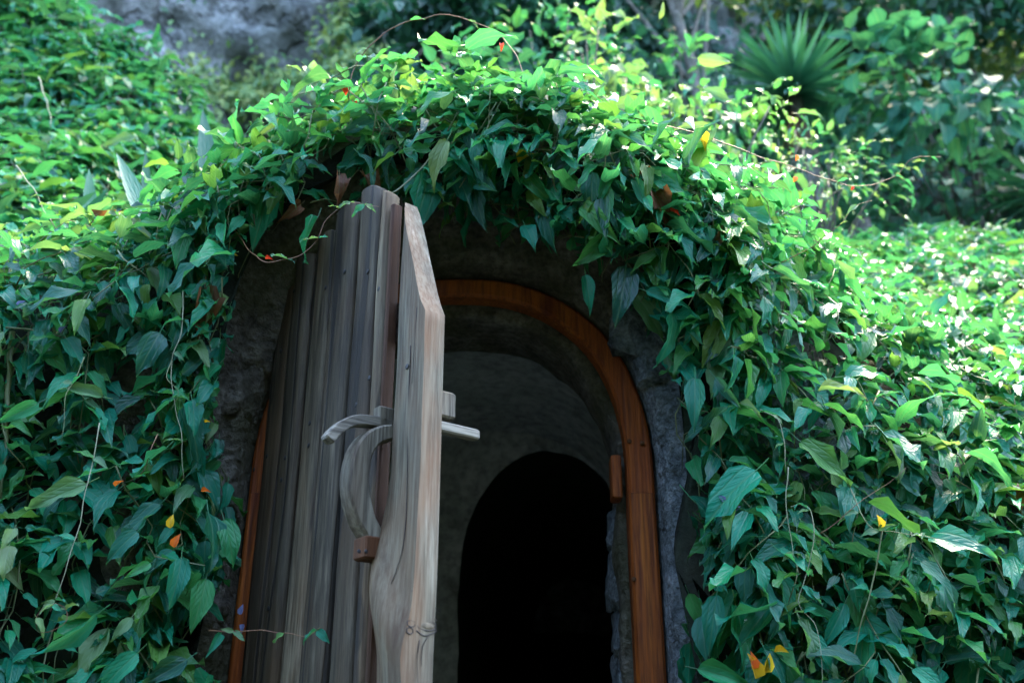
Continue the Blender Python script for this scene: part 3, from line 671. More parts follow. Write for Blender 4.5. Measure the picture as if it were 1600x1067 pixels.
# outline of the opening in the greenery (X, z), kept clear of leaves
BND = np.array([at(x, y, 2.05)[[0, 2]] for x, y in [(345, 1100), (378, 900), (352, 800), (342, 650), (355, 530), (388, 400), (445, 362), (490, 332), (555, 302), (640, 330), (705, 342), (760, 352), (825, 372), (900, 400), (975, 460), (1035, 520), (1055, 640), (1078, 760), (1088, 900), (1085, 1100)]])
BND = np.vstack([[BND[0][0], 0], BND, [BND[-1][0], 0]])
def inside(x, z, sh=0.0):
    c = False; n = len(BND); j = n - 1
    for i in range(n):
        xi, zi = BND[i]; xj, zj = BND[j]
        if (zi > z) != (zj > z) and x < (xj - xi) * (z - zi) / (zj - zi) + xi: c = not c
        j = i
    return c
DOWN = np.array([0, 0, -1.0])
def add_leaf(zone, p, d, n, size, var):
    R = frame_m(d, n); tipp = p + R[:, 1] * size * 0.85
    if p[1] < 2.6 and (inside(tipp[0], tipp[2]) or inside((p[0] + tipp[0]) / 2, (p[2] + tipp[2]) / 2)) : return
    LEAVES.setdefault(zone, []).append((p, R, size, var))
def strand(i0, length, size, lift):
    p = Gf[i0].copy(); n = GNf[i0]; P = []
    t = nrmz(DOWN - n * np.dot(DOWN, n) + rng.normal(0, 0.7, 3)); ang = rng.rand() * 6
    steps = max(2, int(length / (0.046)))
    for s in range(steps):
        _, idx, dist = kd.find(p); n = GNf[idx]; 
        if dist > 0.10 and s > 2: break
        q = Gf[idx] + n * 0
        p = 0.4 * p + 0.6 * (q + (p - q) - n * np.dot(p - q, n)); b = bi[idx]
        if p[2] < 0.75: break
        lf = lift + 0.03 * math.sin(s * 0.9 + ang)
        pos = p + n * lf; P.append(pos); zn = zone_of(p, b)
        up = max(0.0, n[2])
        side = nrmz(np.cross(n, t))
        for sg in (1, -1):
            if rng.rand() < 0.10: continue
            d = sg * side * rng.uniform(0.5, 1.2) + t * rng.uniform(-0.1, 0.4) + DOWN * (rng.uniform(0.1, 0.85) * (1 - up) + 0.05) + n * rng.uniform(0.15, 0.8) + rng.normal(0, 0.22, 3)
            nn = n * 0.55 + np.array([0, 0, 0.9]) + rng.normal(0, 0.28, 3)
            sz = size * (rng.uniform(0.5, 1.15) if rng.rand() < 0.85 else rng.uniform(1.1, 1.5))
            add_leaf(zn, pos + rng.normal(0, 0.006, 3) + d * 0.015, d, nn, sz, rng.randint(10))
        t = nrmz(t + rng.normal(0, 0.28, 3) + 0.18 * (DOWN - n * np.dot(DOWN, n)) - n * np.dot(t, n)); p = p + t * 0.046
    P = [q for q in P if q[1] > 2.6 or not inside(q[0], q[2])]
    if len(P) > 2 and max(np.linalg.norm(np.diff(np.array(P), axis=0), axis=1)) < 0.12: STEMS.setdefault(zone_of(P[0], 0 if P[0][2] < 2.4 else 5), []).append(np.array(P))
# area of each grid cell inside the widened view
cell = np.linalg.norm(np.cross(dU, dV), axis=2).ravel()
sx, sy, sw = proj(Gf)
vis = (sx > -260) & (sx < 1860) & (sy > -160) & (sy < 1250) & (sw > 0.3)
dens = np.where(sw < 3.2, 1.25, 0.95) * np.where((Gf[:, 0] < -0.64) & (Gf[:, 2] < 1.85), 0.78, 1.0) * np.where((np.abs(Gf[:, 0] + 0.1) < 0.6) & (Gf[:, 1] < 2.6), 1.9, 1.0) * np.where((Gf[:, 0] > 0.4) & (Gf[:, 2] < 1.7), 1.05, 1.0) * np.where((Gf[:, 2] > 2.6) & (np.abs(Gf[:, 0] + 0.1) < 0.45) & (Gf[:, 1] > 2.75), 0.45, 1.0)
pw = np.where(vis, cell * dens, 0); area = pw.sum(); pw /= pw.sum()
NST = int(area * 88)
for i0 in rng.choice(len(Gf), NST, p=pw):
    near = sw[i0] < 3.2
    strand(i0, rng.uniform(0.25, 0.6), (0.092 if near else 0.092) if not (Gf[i0][0] < -0.7 and Gf[i0][2] > 2.35) else 0.12, abs(rng.normal(0.0, 0.045)) - 0.01)

# hero leaves read off the photograph: base, tip, depth, width class
HERO = {'hood': [((978, 418), (972, 494), 1.98, 0), ((668, 272), (660, 350), 1.96, 4), ((906, 222), (866, 282), 1.94, 8), ((932, 262), (976, 322), 1.94, 1), ((1002, 268), (1078, 300), 1.94, 3),
   ((1040, 352), (1120, 386), 1.96, 3), ((1004, 208), (1064, 226), 1.98, 9), ((1030, 385), (1018, 438), 1.97, 4), ((740, 295), (752, 345), 1.98, 0), ((850, 325), (862, 380), 1.98, 5), ((915, 430), (925, 478), 2.02, 9),
   ((955, 372), (905, 412), 1.97, 3), ((497, 340), (456, 398), 1.97, 0), ((560, 240), (600, 262), 1.95, 6), ((760, 240), (700, 262), 1.95, 1), ((820, 270), (850, 312), 1.95, 2), ((585, 190), (540, 205), 1.97, 3), ((470, 250), (430, 300), 1.99, 4), ((420, 300), (400, 372), 2.0, 0), ((1140, 300), (1085, 280), 2.02, 3), ((820, 352), (835, 378), 1.98, 4), ((1010, 455), (1075, 470), 1.97, 9), ((1050, 488), (1064, 552), 1.98, 6)],
 'right': [((1086, 592), (1086, 658), 1.98, 0), ((1118, 590), (1150, 632), 1.98, 9), ((1182, 735), (1098, 796), 1.97, 4), ((1120, 930), (1108, 1010), 2.0, 0), ((1165, 885), (1160, 935), 2.0, 4), ((1250, 690), (1330, 745), 2.0, 3), ((1290, 640), (1340, 720), 2.03, 8), ((1180, 765), (1225, 790), 2.0, 1), ((1200, 880), (1260, 960), 2.0, 2), ((1090, 1045), (1175, 1060), 1.98, 5), ((1195, 1015), (1240, 1075), 1.97, 4), ((1260, 500), (1330, 520), 2.1, 3), ((1150, 330), (1225, 350), 2.05, 3)],
 'left': [((325, 800), (350, 872), 1.96, 4), ((350, 812), (372, 868), 1.98, 1), ((283, 872), (275, 942), 1.94, 8), ((322, 905), (306, 978), 1.95, 0), ((215, 1020), (150, 1075), 1.9, 4), ((292, 1030), (225, 1070), 1.9, 8), ((250, 788), (192, 832), 1.93, 3), ((215, 830), (165, 870), 1.9, 4), ((300, 625), (310, 668), 1.97, 8), ((250, 520), (215, 575), 1.93, 4), ((235, 880), (200, 900), 1.9, 3), ((260, 700), (205, 735), 1.93, 3), ((150, 960), (70, 1040), 1.88, 9), ((345, 990), (330, 1020), 1.98, 5), ((60, 630), (0, 660), 1.9, 3)]}
HERO_Y = {'hood': [((624, 162), (603, 104), 1.99, 0), ((868, 212), (876, 168), 1.97, 4), ((926, 172), (934, 128), 1.99, 0), ((652, 140), (640, 118), 2.0, 1), ((640, 112), (585, 82), 2.05, 9), ((625, 105), (655, 92), 2.05, 3), ((480, 105), (512, 128), 2.05, 5), ((470, 112), (452, 96), 2.05, 9), ((452, 190), (405, 202), 2.02, 9), ((520, 180), (480, 186), 2.0, 3), ((780, 130), (812, 118), 2.1, 9), ((600, 175), (560, 165), 2.0, 1), ((1090, 92), (1140, 100), 2.5, 3), ((1098, 142), (1150, 158), 2.5, 3), ((700, 165), (735, 182), 1.98, 0), ((960, 165), (1010, 150), 2.05, 1), ((1110, 205), (1060, 190), 2.1, 5), ((1030, 30), (1040, 2), 2.7, 9), ((830, 160), (790, 170), 2.0, 9)],
 'ledge': [((384, 290), (300, 312), 2.05, 9), ((150, 372), (60, 388), 2.1, 3), ((300, 395), (330, 430), 2.05, 4), ((258, 410), (215, 425), 2.05, 3), ((210, 215), (165, 225), 3.2, 3)],
 'left': [((135, 756), (45, 790), 1.86, 3), ((22, 826), (8, 850), 1.85, 8), ((15, 852), (2, 895), 1.85, 4), ((205, 965), (180, 995), 1.9, 1), ((160, 620), (95, 600), 1.9, 5)],
 'slope': [((1420, 770), (1470, 765), 2.3, 3)],
 'right': [((1225, 365), (1150, 345), 2.15, 3), ((1250, 440), (1190, 420), 2.1, 9), ((1155, 630), (1190, 640), 2.0, 5)]}
def hero_list(D):
    out = {}
    for zn, L in D.items():
        for (b, t_, Y, var) in L:
            p = at(*b, Y); e = at(*t_, Y - 0.03); d = e - p; n = nrmz(CAM - p) * 0.8 + np.array([0, 0, 0.75]) + rng.normal(0, 0.38, 3)
            out.setdefault(zn, []).append((p, frame_m(d, n), np.linalg.norm(d) * 1.12, var))
    return out
HL, HYL = hero_list(HERO), hero_list(HERO_Y)

# pick the leaves that show largest: small z-buffer over leaf outlines
ZW, ZH = 800, 534
zb = np.full((ZH, ZW), 1e9, np.float32); ib = np.full((ZH, ZW), -1, np.int32)
flat = [(zn, k) for zn in LEAVES for k in range(len(LEAVES[zn]))]
quad = []
for zn, k in flat:
    p, R, s, var = LEAVES[zn][k]; hw = 0.2 * s
    quad.append([p, p + R[:, 1] * 0.4 * s + R[:, 0] * hw, p + R[:, 1] * s * 0.95, p + R[:, 1] * 0.4 * s - R[:, 0] * hw])
quad = np.array(quad); qx, qy, qw = proj(quad); qx = qx / 2; qy = qy / 2
hx, hy, hw_ = proj(Gf - GNf * 0.03)
for f in range(len(flat)):
    x, y = qx[f], qy[f]
    x0, x1, y0, y1 = int(max(0, x.min())), int(min(ZW - 1, x.max() + 1)), int(max(0, y.min())), int(min(ZH - 1, y.max() + 1))
    if x1 <= x0 or y1 <= y0: continue
    YY, XX = np.mgrid[y0:y1 + 1, x0:x1 + 1]
    sgn = np.ones(XX.shape, bool); sgn2 = np.ones(XX.shape, bool)
    for a in range(4):
        b = (a + 1) % 4; cr = (x[b] - x[a]) * (YY - y[a]) - (y[b] - y[a]) * (XX - x[a]); sgn &= cr >= 0; sgn2 &= cr <= 0
    mk = (sgn | sgn2); w = qw[f].mean(); sub = zb[y0:y1 + 1, x0:x1 + 1]; mk &= sub > w
    sub[mk] = w; ib[y0:y1 + 1, x0:x1 + 1][mk] = f
cnt = np.bincount(ib[ib >= 0], minlength=len(flat))

VINES = {
 'hood': ('creeper_vine', 'leafy creeper hanging in a fringe over the top of the arched doorway', (-0.1, 2.2, 2.3)),
 'hood_top': ('creeper_vine', 'sunlit creeper on the flat crown behind the fringe over the doorway', (-0.1, 2.6, 2.5)),
 'left': ('creeper_vine', 'dark hanging creeper beside the hinge side of the plank door', (-1.0, 2.1, 0.3)),
 'ledge': ('creeper_vine', 'pale sunlit creeper spilling over the ledge above the dark hanging creeper', (-1.2, 2.3, 2.1)),
 'bank': ('creeper_vine', 'blurred creeper climbing the bank below the grey rock cliff', (-2.0, 3.6, 3.0)),
 'right': ('creeper_vine', 'large-leaved creeper hanging beside the orange jamb and bluish wall stones', (0.6, 2.2, 0.3)),
 'slope': ('creeper_vine', 'dense creeper covering the lower bank away from the doorway', (1.4, 2.3, 0.3)),
 'far_slope': ('creeper_vine', 'bright small-looking creeper on the upper slope below the dark forest', (2.0, 4.2, 3.0))}
def place_leaf(root, me, p, R, s):
    o = bpy.data.objects.new('leaf', me); COL.objects.link(o); o.parent = root
    M = Matrix(((R[0, 0], R[0, 1], R[0, 2]), (R[1, 0], R[1, 1], R[1, 2]), (R[2, 0], R[2, 1], R[2, 2]))).to_4x4()
    o.matrix_basis = Matrix.Translation(Vector(p) - root.location) @ M @ Matrix.Diagonal((s * rng.uniform(0.9, 1.12), s, s, 1))
    return o
def bake(name, items, geos, mat, root):
    Vs, Fs, Us, off = [], [], [], 0
    for p, R, s, var in items:
        V, F, U = geos[var % len(geos)]; Vs.append((V * s) @ R.T + p); Fs.append(F + off); Us.append(U); off += len(V)
    V = np.concatenate(Vs) - np.array(root.location); o = obj(name, mesh_quads(name, V, np.concatenate(Fs), mat, np.concatenate(Us)), root); return o
ROOT = {}
start = 0
for zn in LEAVES:
    n = len(LEAVES[zn]); c = cnt[start:start + n]; start += n
    nm, lb, loc = VINES[zn]; root = thing(nm, lb, 'creeper', loc, group='creepers over the mound'); ROOT[zn] = root
    for (p, R, s, var) in HL.get(zn, []): place_leaf(root, VAR_ME[var], p, R, s)
    for (p, R, s, var) in HYL.get(zn, []): place_leaf(root, YOUNG_ME[var], p, R, s)
    nh = len(HL.get(zn, [])) + len(HYL.get(zn, []))
    order = np.argsort(-c); top = [i for i in order[:285 - nh] if c[i] >= 12]; ts = set(top)
    sunny = zn in ('ledge', 'hood_top', 'far_slope')
    for i in top:
        p, R, s, var = LEAVES[zn][i]; r = rng.rand()
        me = YOUNG_ME[var] if r < (0.12 if sunny else 0.05) else VAR_ME[var]
        if r > 0.996: me = DEAD_ME[var % 3]; s *= 0.6
        place_leaf(root, me, p, R, s)
    rest = [LEAVES[zn][i] for i in range(n) if i not in ts]
    o = bake('foliage', rest, VAR, M_LEAF, root); o['kind'] = 'stuff'
    if STEMS.get(zn):
        V, F = merge([tube(P, 0.0022, 0.0012, 3) for P in STEMS[zn]]); o = obj('stems', mesh_np('stems', V - np.array(root.location), F, M_STEM), root); o['kind'] = 'stuff'
    print('LEAFZONE', zn, n, 'individual', len(top) + nh, 'min px', (c[top[-1]] if top else 0))

# loose tendrils, dead leaves, buds and flowers that belong to those creepers
def tendril(zn, pts, r0=0.0016, r1=0.0009, mat=M_STEM, name='tendril'):
    root = ROOT[zn]; P = smooth_path([at(x, y, Y) for x, y, Y in pts], 6)
    P = P + 0.006 * np.array([noise.noise_vector(Vector(p * 17)) for p in P])
    V, F = tube(P, r0, r1 * 0.5, 5); o = obj(name, mesh_np(name, V - np.array(root.location), F, mat), root)
    if name == 'tendril':
        for k in range(4, len(P) - 1, rng.randint(6, 10)):
            for sg in (-1, 1):
                if rng.rand() < 0.45: continue
                d = np.array([sg * rng.uniform(0.5, 1), -0.3, rng.uniform(-0.8, 0.5)]); nn = np.array([0, -0.7, 0.8]) + rng.normal(0, 0.4, 3)
                place_leaf(root, (VAR_ME if rng.rand() < 0.5 else YOUNG_ME)[rng.randint(10)], P[k], frame_m(d, nn), rng.uniform(0.018, 0.042))
    return o
tendril('hood', [(545, 168, 2.02), (552, 110, 2.0), (572, 78, 1.99), (620, 42, 1.98), (690, 25, 1.97), (750, 38, 1.96), (790, 65, 1.95), (820, 120, 1.95), (838, 180, 1.94), (850, 240, 1.94), (870, 300, 1.93)], 0.0017, 0.0015, M_STEMB)
tendril('hood', [(335, 330, 2.05), (372, 368, 1.98), (398, 398, 1.93), (420, 411, 1.88), (460, 400, 1.85), (490, 380, 1.83), (512, 345, 1.82), (540, 321, 1.8), (565, 320, 1.78), (592, 325, 1.755)], 0.0013, 0.001, M_STEMB)
tendril('hood', [(385, 268, 2.0), (374, 310, 1.99), (374, 352, 1.98), (372, 372, 1.98)], 0.0016, 0.0016, M_STEMP)
tendril('hood', [(585, 303, 1.93), (625, 295, 1.93), (660, 262, 1.93), (690, 230, 1.94), (740, 212, 1.95), (800, 205, 1.96)], 0.0024, 0.002, M_STEMP)
tendril('right', [(985, 185, 2.0), (1080, 207, 2.02), (1180, 242, 2.08), (1260, 268, 2.15), (1330, 292, 2.2), (1390, 280, 2.22), (1425, 250, 2.22), (1470, 246, 2.22)], 0.0017, 0.0012, M_STEMB)
tendril('right', [(1175, 450, 2.1), (1215, 415, 2.05), (1270, 385, 2.02), (1310, 350, 2.0), (1335, 325, 2.0), (1362, 315, 2.0)], 0.0014, 0.0009, M_STEMB)
tendril('right', [(1232, 730, 1.98), (1228, 800, 1.97), (1240, 860, 1.96), (1248, 895, 1.96)], 0.0013, 0.001, M_STEMP)
tendril('right', [(1235, 790, 1.97), (1255, 785, 1.96), (1268, 800, 1.96), (1268, 860, 1.96), (1256, 910, 1.96), (1250, 945, 1.95), (1275, 985, 1.95), (1285, 1075, 1.95)], 0.0013, 0.0012, M_STEMP)
tendril('right', [(1325, 750, 2.0), (1345, 800, 1.97), (1365, 828, 1.96), (1400, 830, 1.96), (1465, 842, 1.97)], 0.0014, 0.0009, M_STEM)
tendril('right', [(1375, 830, 1.96), (1365, 900, 1.97), (1345, 975, 1.98), (1325, 1050, 2.0)], 0.0018, 0.0022, M_STEM)
tendril('right', [(1280, 835, 1.98), (1340, 790, 1.97), (1415, 730, 1.97)], 0.001, 0.0008, M_STEMB)
tendril('right', [(1190, 640, 2.0), (1215, 655, 1.98), (1225, 700, 1.98), (1228, 735, 1.98)], 0.0016, 0.0012, M_STEMP)
tendril('right', [(1010, 320, 1.95), (1040, 370, 1.95), (1085, 440, 1.95), (1095, 470, 1.96)], 0.0015, 0.0012, M_STEM)
tendril('left', [(287, 455, 1.93), (285, 520, 1.92), (270, 560, 1.92), (272, 620, 1.92), (282, 680, 1.92), (288, 750, 1.92)], 0.0014, 0.0011, M_STEMP)
tendril('left', [(270, 560, 1.92), (262, 590, 1.91), (278, 610, 1.91), (268, 640, 1.91)], 0.0011, 0.0009, M_STEM)
tendril('left', [(157, 660, 1.88), (140, 740, 1.86), (120, 830, 1.84), (100, 900, 1.83), (78, 955, 1.82)], 0.0013, 0.0011, M_STEMP)
tendril('left', [(78, 955, 1.82), (85, 942, 1.82), (102, 950, 1.82), (103, 970, 1.82), (80, 985, 1.82), (60, 985, 1.82), (58, 965, 1.82), (72, 945, 1.82)], 0.0009, 0.0007, M_STEMB)
tendril('left', [(130, 560, 1.9), (105, 620, 1.88), (95, 690, 1.88)], 0.0012, 0.0009, M_STEM)
tendril('left', [(245, 680, 1.92), (225, 730, 1.91), (205, 750, 1.91)], 0.0012, 0.0009, M_STEMB)
tendril('left', [(325, 985, 1.97), (385, 985, 1.95), (420, 985, 1.93), (455, 990, 1.9), (480, 990, 1.87), (502, 980, 1.85)], 0.0013, 0.001, M_STEMB)
tendril('left', [(20, 520, 2.0), (12, 640, 2.0), (2, 780, 2.0)], 0.007, 0.007, M_STEM, 'stem')
tendril('ledge', [(60, 120, 3.3), (75, 165, 3.28), (80, 200, 3.25)], 0.003, 0.002, M_STEMP)
tendril('ledge', [(25, 260, 2.4), (45, 285, 2.38), (60, 310, 2.36), (75, 340, 2.35)], 0.002, 0.0015, M_STEMP)
tendril('slope', [(1380, 680, 2.3), (1440, 690, 2.28), (1500, 700, 2.28), (1590, 740, 2.3)], 0.0012, 0.001, M_STEMB)
tendril('slope', [(1100, 40, 5.0), (1075, 90, 4.9), (1050, 140, 4.8)], 0.012, 0.018, M_STEMB, 'stem') if False else None
PETAL = {}
def petal(zn, px, py, Y, size, mat, ang, name='flower'):
    if mat.name not in PETAL:
        V, F, U = leaf_geo(77, 0.26, 0.6, 0.4, 0.02, 0.0, rows=5, petiole=False); PETAL[mat.name] = mesh_quads('flower', V, F, mat, U)
    p = at(px, py, Y); d = np.array([math.cos(ang), -0.2, math.sin(ang)]); o = place_leaf(ROOT[zn], PETAL[mat.name], p, frame_m(d, np.array([0.2, -1, 0.4])), size); o.name = name
for zn, px, py, Y, s, m, a in [('hood', 345, 328, 2.0, 0.032, M_RED, 0.2), ('hood', 782, 70, 1.95, 0.022, M_RED, -1.4), ('hood', 832, 160, 1.95, 0.030, M_RED, 1.9), ('hood', 1045, 330, 1.95, 0.03, M_RED, -0.3), ('hood', 415, 405, 1.88, 0.016, M_RED, 0.1),
        ('right', 1243, 252, 2.1, 0.022, M_ORANGE, 1.4), ('right', 1240, 285, 2.1, 0.022, M_ORANGE, 1.1), ('right', 1330, 298, 2.2, 0.016, M_RED, 0.8), ('hood', 553, 160, 2.0, 0.022, M_RED, -1.3), ('hood', 540, 150, 2.0, 0.03, M_RED, 2.0),
        ('right', 1180, 1060, 1.97, 0.05, M_YELLOW, 1.7), ('right', 1195, 1050, 1.96, 0.04, M_YELLOW, 1.2), ('right', 1210, 1018, 1.97, 0.03, M_YELLOW, 0.1), ('right', 1175, 1045, 1.97, 0.035, M_ORANGE, 1.5), ('right', 1373, 825, 1.96, 0.03, M_YELLOW, 1.5),
        ('left', 272, 855, 1.92, 0.03, M_ORANGE, 1.3), ('left', 266, 825, 1.93, 0.03, M_YELLOW, 1.5), ('left', 180, 760, 1.9, 0.02, M_ORANGE, 0.8), ('left', 315, 768, 1.95, 0.02, M_ORANGE, 0.1), ('left', 320, 660, 1.96, 0.012, M_YELLOW, 0.3),
        ('right', 1145, 800, 1.97, 0.024, M_VIOLET, 0.7), ('right', 1130, 785, 1.97, 0.02, M_VIOLET, 2.1), ('left', 375, 960, 1.96, 0.022, M_VIOLET, 1.4), ('left', 378, 975, 1.96, 0.018, M_VIOLET, -1.4), ('left', 30, 480, 1.95, 0.022, M_VIOLET, 1.0), ('left', 95, 520, 1.94, 0.02, M_VIOLET, 1.1),
        ('hood', 735, 132, 1.98, 0.03, M_WHITE, 1.2), ('hood', 845, 152, 1.97, 0.035, M_WHITE, -1.0), ('hood', 800, 205, 1.97, 0.03, M_WHITE, 0.4), ('hood', 965, 160, 2.0, 0.03, M_WHITE, 2.7), ('right', 1070, 190, 2.0, 0.035, M_WHITE, -0.7),
        ('ledge', 345, 400, 2.0, 0.04, M_YELLOW, 0.2), ('ledge', 320, 405, 2.02, 0.045, M_YELLOW, 2.5), ('hood', 810, 255, 1.94, 0.05, M_YELLOW, 0.7), ('hood', 1090, 212, 2.0, 0.05, M_YELLOW, -1.1), ('far_slope', 1235, 505, 2.6, 0.03, M_ORANGE, 0.3)]:
    petal(zn, px, py, Y, s, m, a)
for zn, b, t_, Y, k in [('hood', (530, 275), (533, 305), 1.95, 0), ('hood', (985, 275), (1040, 305), 1.94, 1), ('hood', (1020, 300), (1060, 345), 1.94, 2), ('left', (320, 450), (318, 520), 1.97, 0), ('hood', (570, 275), (600, 300), 1.98, 1), ('hood', (470, 320), (445, 345), 2.0, 2), ('hood', (1130, 360), (1120, 380), 1.97, 0), ('slope', (1590, 990), (1575, 1040), 2.25, 1)]:
    p = at(*b, Y); e = at(*t_, Y - 0.02); o = place_leaf(ROOT[zn], DEAD_ME[k], p, frame_m(e - p, nrmz(CAM - p) + np.array([0.3, 0, 0.3])), np.linalg.norm(e - p) * 1.05); o.name = 'dead_leaf'

# ------------------------------------------------------------------ plants beyond
def blade_geo(k, wid=0.05, curl=0.25, rows=7, fold=0.5):
    V, U, F = [], [], []
    for i in range(rows):
        v = i / (rows - 1); w = wid * (1 - v ** 2.2) * (0.6 + 0.4 * min(1, v * 5)) + 0.0015
        for u in (-1, 0, 1): V.append((u * w, v * (1 - .15 * curl * v), abs(u) * w * fold - curl * v * v)); U.append((0.5 + 0.5 * u, v))
    for i in range(rows - 1):
        for j in range(2): F.append((i * 3 + j, i * 3 + j + 1, i * 3 + 4 + j, i * 3 + 3 + j))
    return np.array(V), np.array(F), np.array(U)
BL = [blade_geo(k, 0.052, c) for k, c in enumerate((0.02, 0.12, 0.3, 0.5))]
BL_ME = [mesh_quads('leaf', *g[:2], M_BLADE, g[2]) for g in BL]
BLD_ME = [mesh_quads('leaf', *g[:2], M_DEAD, g[2]) for g in BL]
def yucca(label, top, base, n, ln, group, lo=-0.35, dead=14):
    root = thing('yucca', label, 'yucca', base, group=group)
    P = smooth_path([np.array(base), (np.array(base) + np.array(top)) / 2 + np.array([0.05, 0, 0]), np.array(top)], 6)
    V, F = tube(P, 0.07, 0.05, 8, 0.3); obj('trunk', mesh_np('trunk', V - np.array(base), F, M_BARK), root)
    for k in range(n):
        el = math.asin(lo + (1 - lo) * ((k + 0.5) / n)); az = k * 2.39996 + rng.uniform(-.2, .2)
        d = np.array([math.cos(az) * math.cos(el), math.sin(az) * math.cos(el), math.sin(el)]); L = ln * rng.uniform(0.8, 1.1)
        place_leaf(root, BL_ME[0 if el > 0.6 else (1 if el > 0.1 else 2)], np.array(top) + d * 0.03 + np.array([0, 0, 0.05 * (el)]), frame_m(d, np.array([0, 0, 1.0]) + 0.01), L)
    for k in range(dead):
        az = k * 2.4; d = np.array([math.cos(az) * 0.35, math.sin(az) * 0.35, -1.0])
        place_leaf(root, BLD_ME[k % 3], np.array(top) - np.array([0, 0, 0.06 + 0.02 * (k % 4)]), frame_m(d, np.array([math.cos(az), math.sin(az), .2])), ln * rng.uniform(0.6, 0.85))
    return root
tp = at(1240, 150, 6.0); yucca('spiky yucca rosette on a short trunk skirted with dead leaves before the forest', tuple(tp), (tp[0] + 0.05, 6.0, 4.1), 120, 0.58, 'yuccas')
tp = at(1345, 345, 5.4); yucca('small spiky yucca half hidden at the crest of the creeper slope', tuple(tp), (tp[0], 5.4, 3.5), 40, 0.28, 'yuccas', -0.1, 4)
tp = at(1640, 310, 5.6); yucca('yucca with drooping straw-coloured leaves beside the leaning grey trunk', tuple(tp), (tp[0], 5.6, 3.6), 60, 0.5, 'yuccas', -0.4, 22)
# strap-leaved plant rising out of the ledge
bs_ = at(190, 400, 2.35); sp = thing('strap_leaved_plant', 'clump of long upright strap leaves growing out of the pale ledge creeper', 'plant', tuple(bs_))
for b, t_, Y, k in [((232, 350), (185, 243), 2.5, 0), ((140, 375), (140, 268), 2.5, 0), ((85, 345), (145, 302), 2.4, 1), ((115, 360), (165, 300), 2.45, 1), ((60, 385), (150, 370), 2.35, 2), ((228, 300), (228, 240), 2.6, 0), ((300, 250), (270, 215), 2.9, 1), ((365, 270), (372, 200), 2.9, 1), ((325, 280), (318, 175), 2.9, 0)]:
    p = at(*b, Y); e = at(*t_, Y - 0.04); o = place_leaf(sp, BL_ME[k], p, frame_m(e - p, nrmz(CAM - p) + np.array([0.3, 0, .4])), np.linalg.norm(e - p) * 1.05); o.scale.x *= 2.3

HEART = [leaf_geo(60 + k, 0.36, 0.12, 0.3, 0.03, 0.04) for k in range(4)]
HEART_ME = [mesh_quads('leaf', V, F, M_BROAD, U) for V, F, U in HEART]
def shrub(name, label, cat, base, c, rad, n, size, meshes, clumps=9, tipdown=0.5, spread=0.55, group=None, mat_stem=None):
    mat_stem = mat_stem or M_DARKSTEM
    root = thing(name, label, cat, tuple(base), group=group); c = np.array(c); rad = np.array(rad); base = np.array(base); st = []
    cc = []
    for k in range(clumps):
        d = rng.normal(0, 1, 3); d /= np.linalg.norm(d); cc.append(c + d * rad * rng.uniform(0.35, 0.9))
        st.append(tube(smooth_path([base, (base * 0.45 + cc[-1] * 0.55) + rng.normal(0, 0.05, 3), cc[-1]], 4), 0.008, 0.003, 5))
    V, F = merge(st); obj('branches', mesh_np('branches', V - base, F, mat_stem), root)
    for k in range(n):
        q = cc[k % clumps]; d = rng.normal(0, 1, 3); d /= np.linalg.norm(d); p = q + d * rad * 0.42 * rng.rand() ** 0.4
        out = nrmz((p - c) / rad); dr = out * 0.8 + DOWN * tipdown + rng.normal(0, 0.35, 3); nn = np.array([0, -0.35, 1.0]) + out * 0.5 + rng.normal(0, 0.3, 3)
        place_leaf(root, meshes[rng.randint(len(meshes))], p, frame_m(dr, nn), size * rng.uniform(0.6, 1.2))
    return root
c = at(1475, 165, 5.6); shrub('broadleaf_shrub', 'shrub of broad heart-shaped leaves overhanging the shady hollow beside the yucca', 'shrub', (c[0] + 0.5, 6.5, 4.1), c, (0.85, 0.5, 0.55), 290, 0.17, HEART_ME, 16)
c = at(1510, 300, 6.0); shrub('broadleaf_shrub', 'low dark broad-leaved shrub in the shady hollow behind the slope crest', 'shrub', (c[0], 6.2, 3.9), c, (1.1, 0.3, 0.35), 280, 0.14, HEART_ME, 20)
c = at(960, 110, 3.6); shrub('sapling', 'sunlit sapling with pale lance-shaped leaves rising behind the doorway crown', 'sapling', (c[0] - 0.1, 3.6, 2.7), c, (0.34, 0.22, 0.30), 80, 0.11, YOUNG_ME, 9, 0.35)
c = at(1130, 215, 3.4); shrub('sapling', 'bushy yellow-green sapling on the shoulder of the mound below the yucca', 'sapling', (c[0], 3.4, 2.6), c, (0.50, 0.3, 0.20), 200, 0.085, YOUNG_ME + VAR_ME, 14, 0.3)
c = at(1250, 270, 3.9); shrub('sapling', 'fine-leaved pale shrub in front of the dead yucca skirt', 'shrub', (c[0], 3.9, 2.9), c, (0.46, 0.3, 0.30), 290, 0.06, YOUNG_ME + VAR_ME, 18, 0.2)
c = at(1060, 150, 4.8); shrub('leafy_shrub', 'green lance-leaved shrub filling the gap below the slanting pale trunk', 'shrub', (c[0], 4.9, 3.0), c, (0.75, 0.3, 0.45), 280, 0.11, VAR_ME, 18, 0.3)
c = at(860, 110, 4.6); shrub('leafy_shrub', 'bluish green shrub massed behind the middle of the doorway crown', 'shrub', (c[0], 4.7, 2.9), c, (0.6, 0.3, 0.42), 260, 0.11, VAR_ME, 16, 0.3)
c = at(730, 130, 3.8); shrub('leafy_shrub', 'dark broad-leaved shrub peeking over the doorway crown before the cliff', 'shrub', (c[0], 3.9, 2.7), c, (0.42, 0.25, 0.16), 110, 0.12, HEART_ME, 10, 0.3)

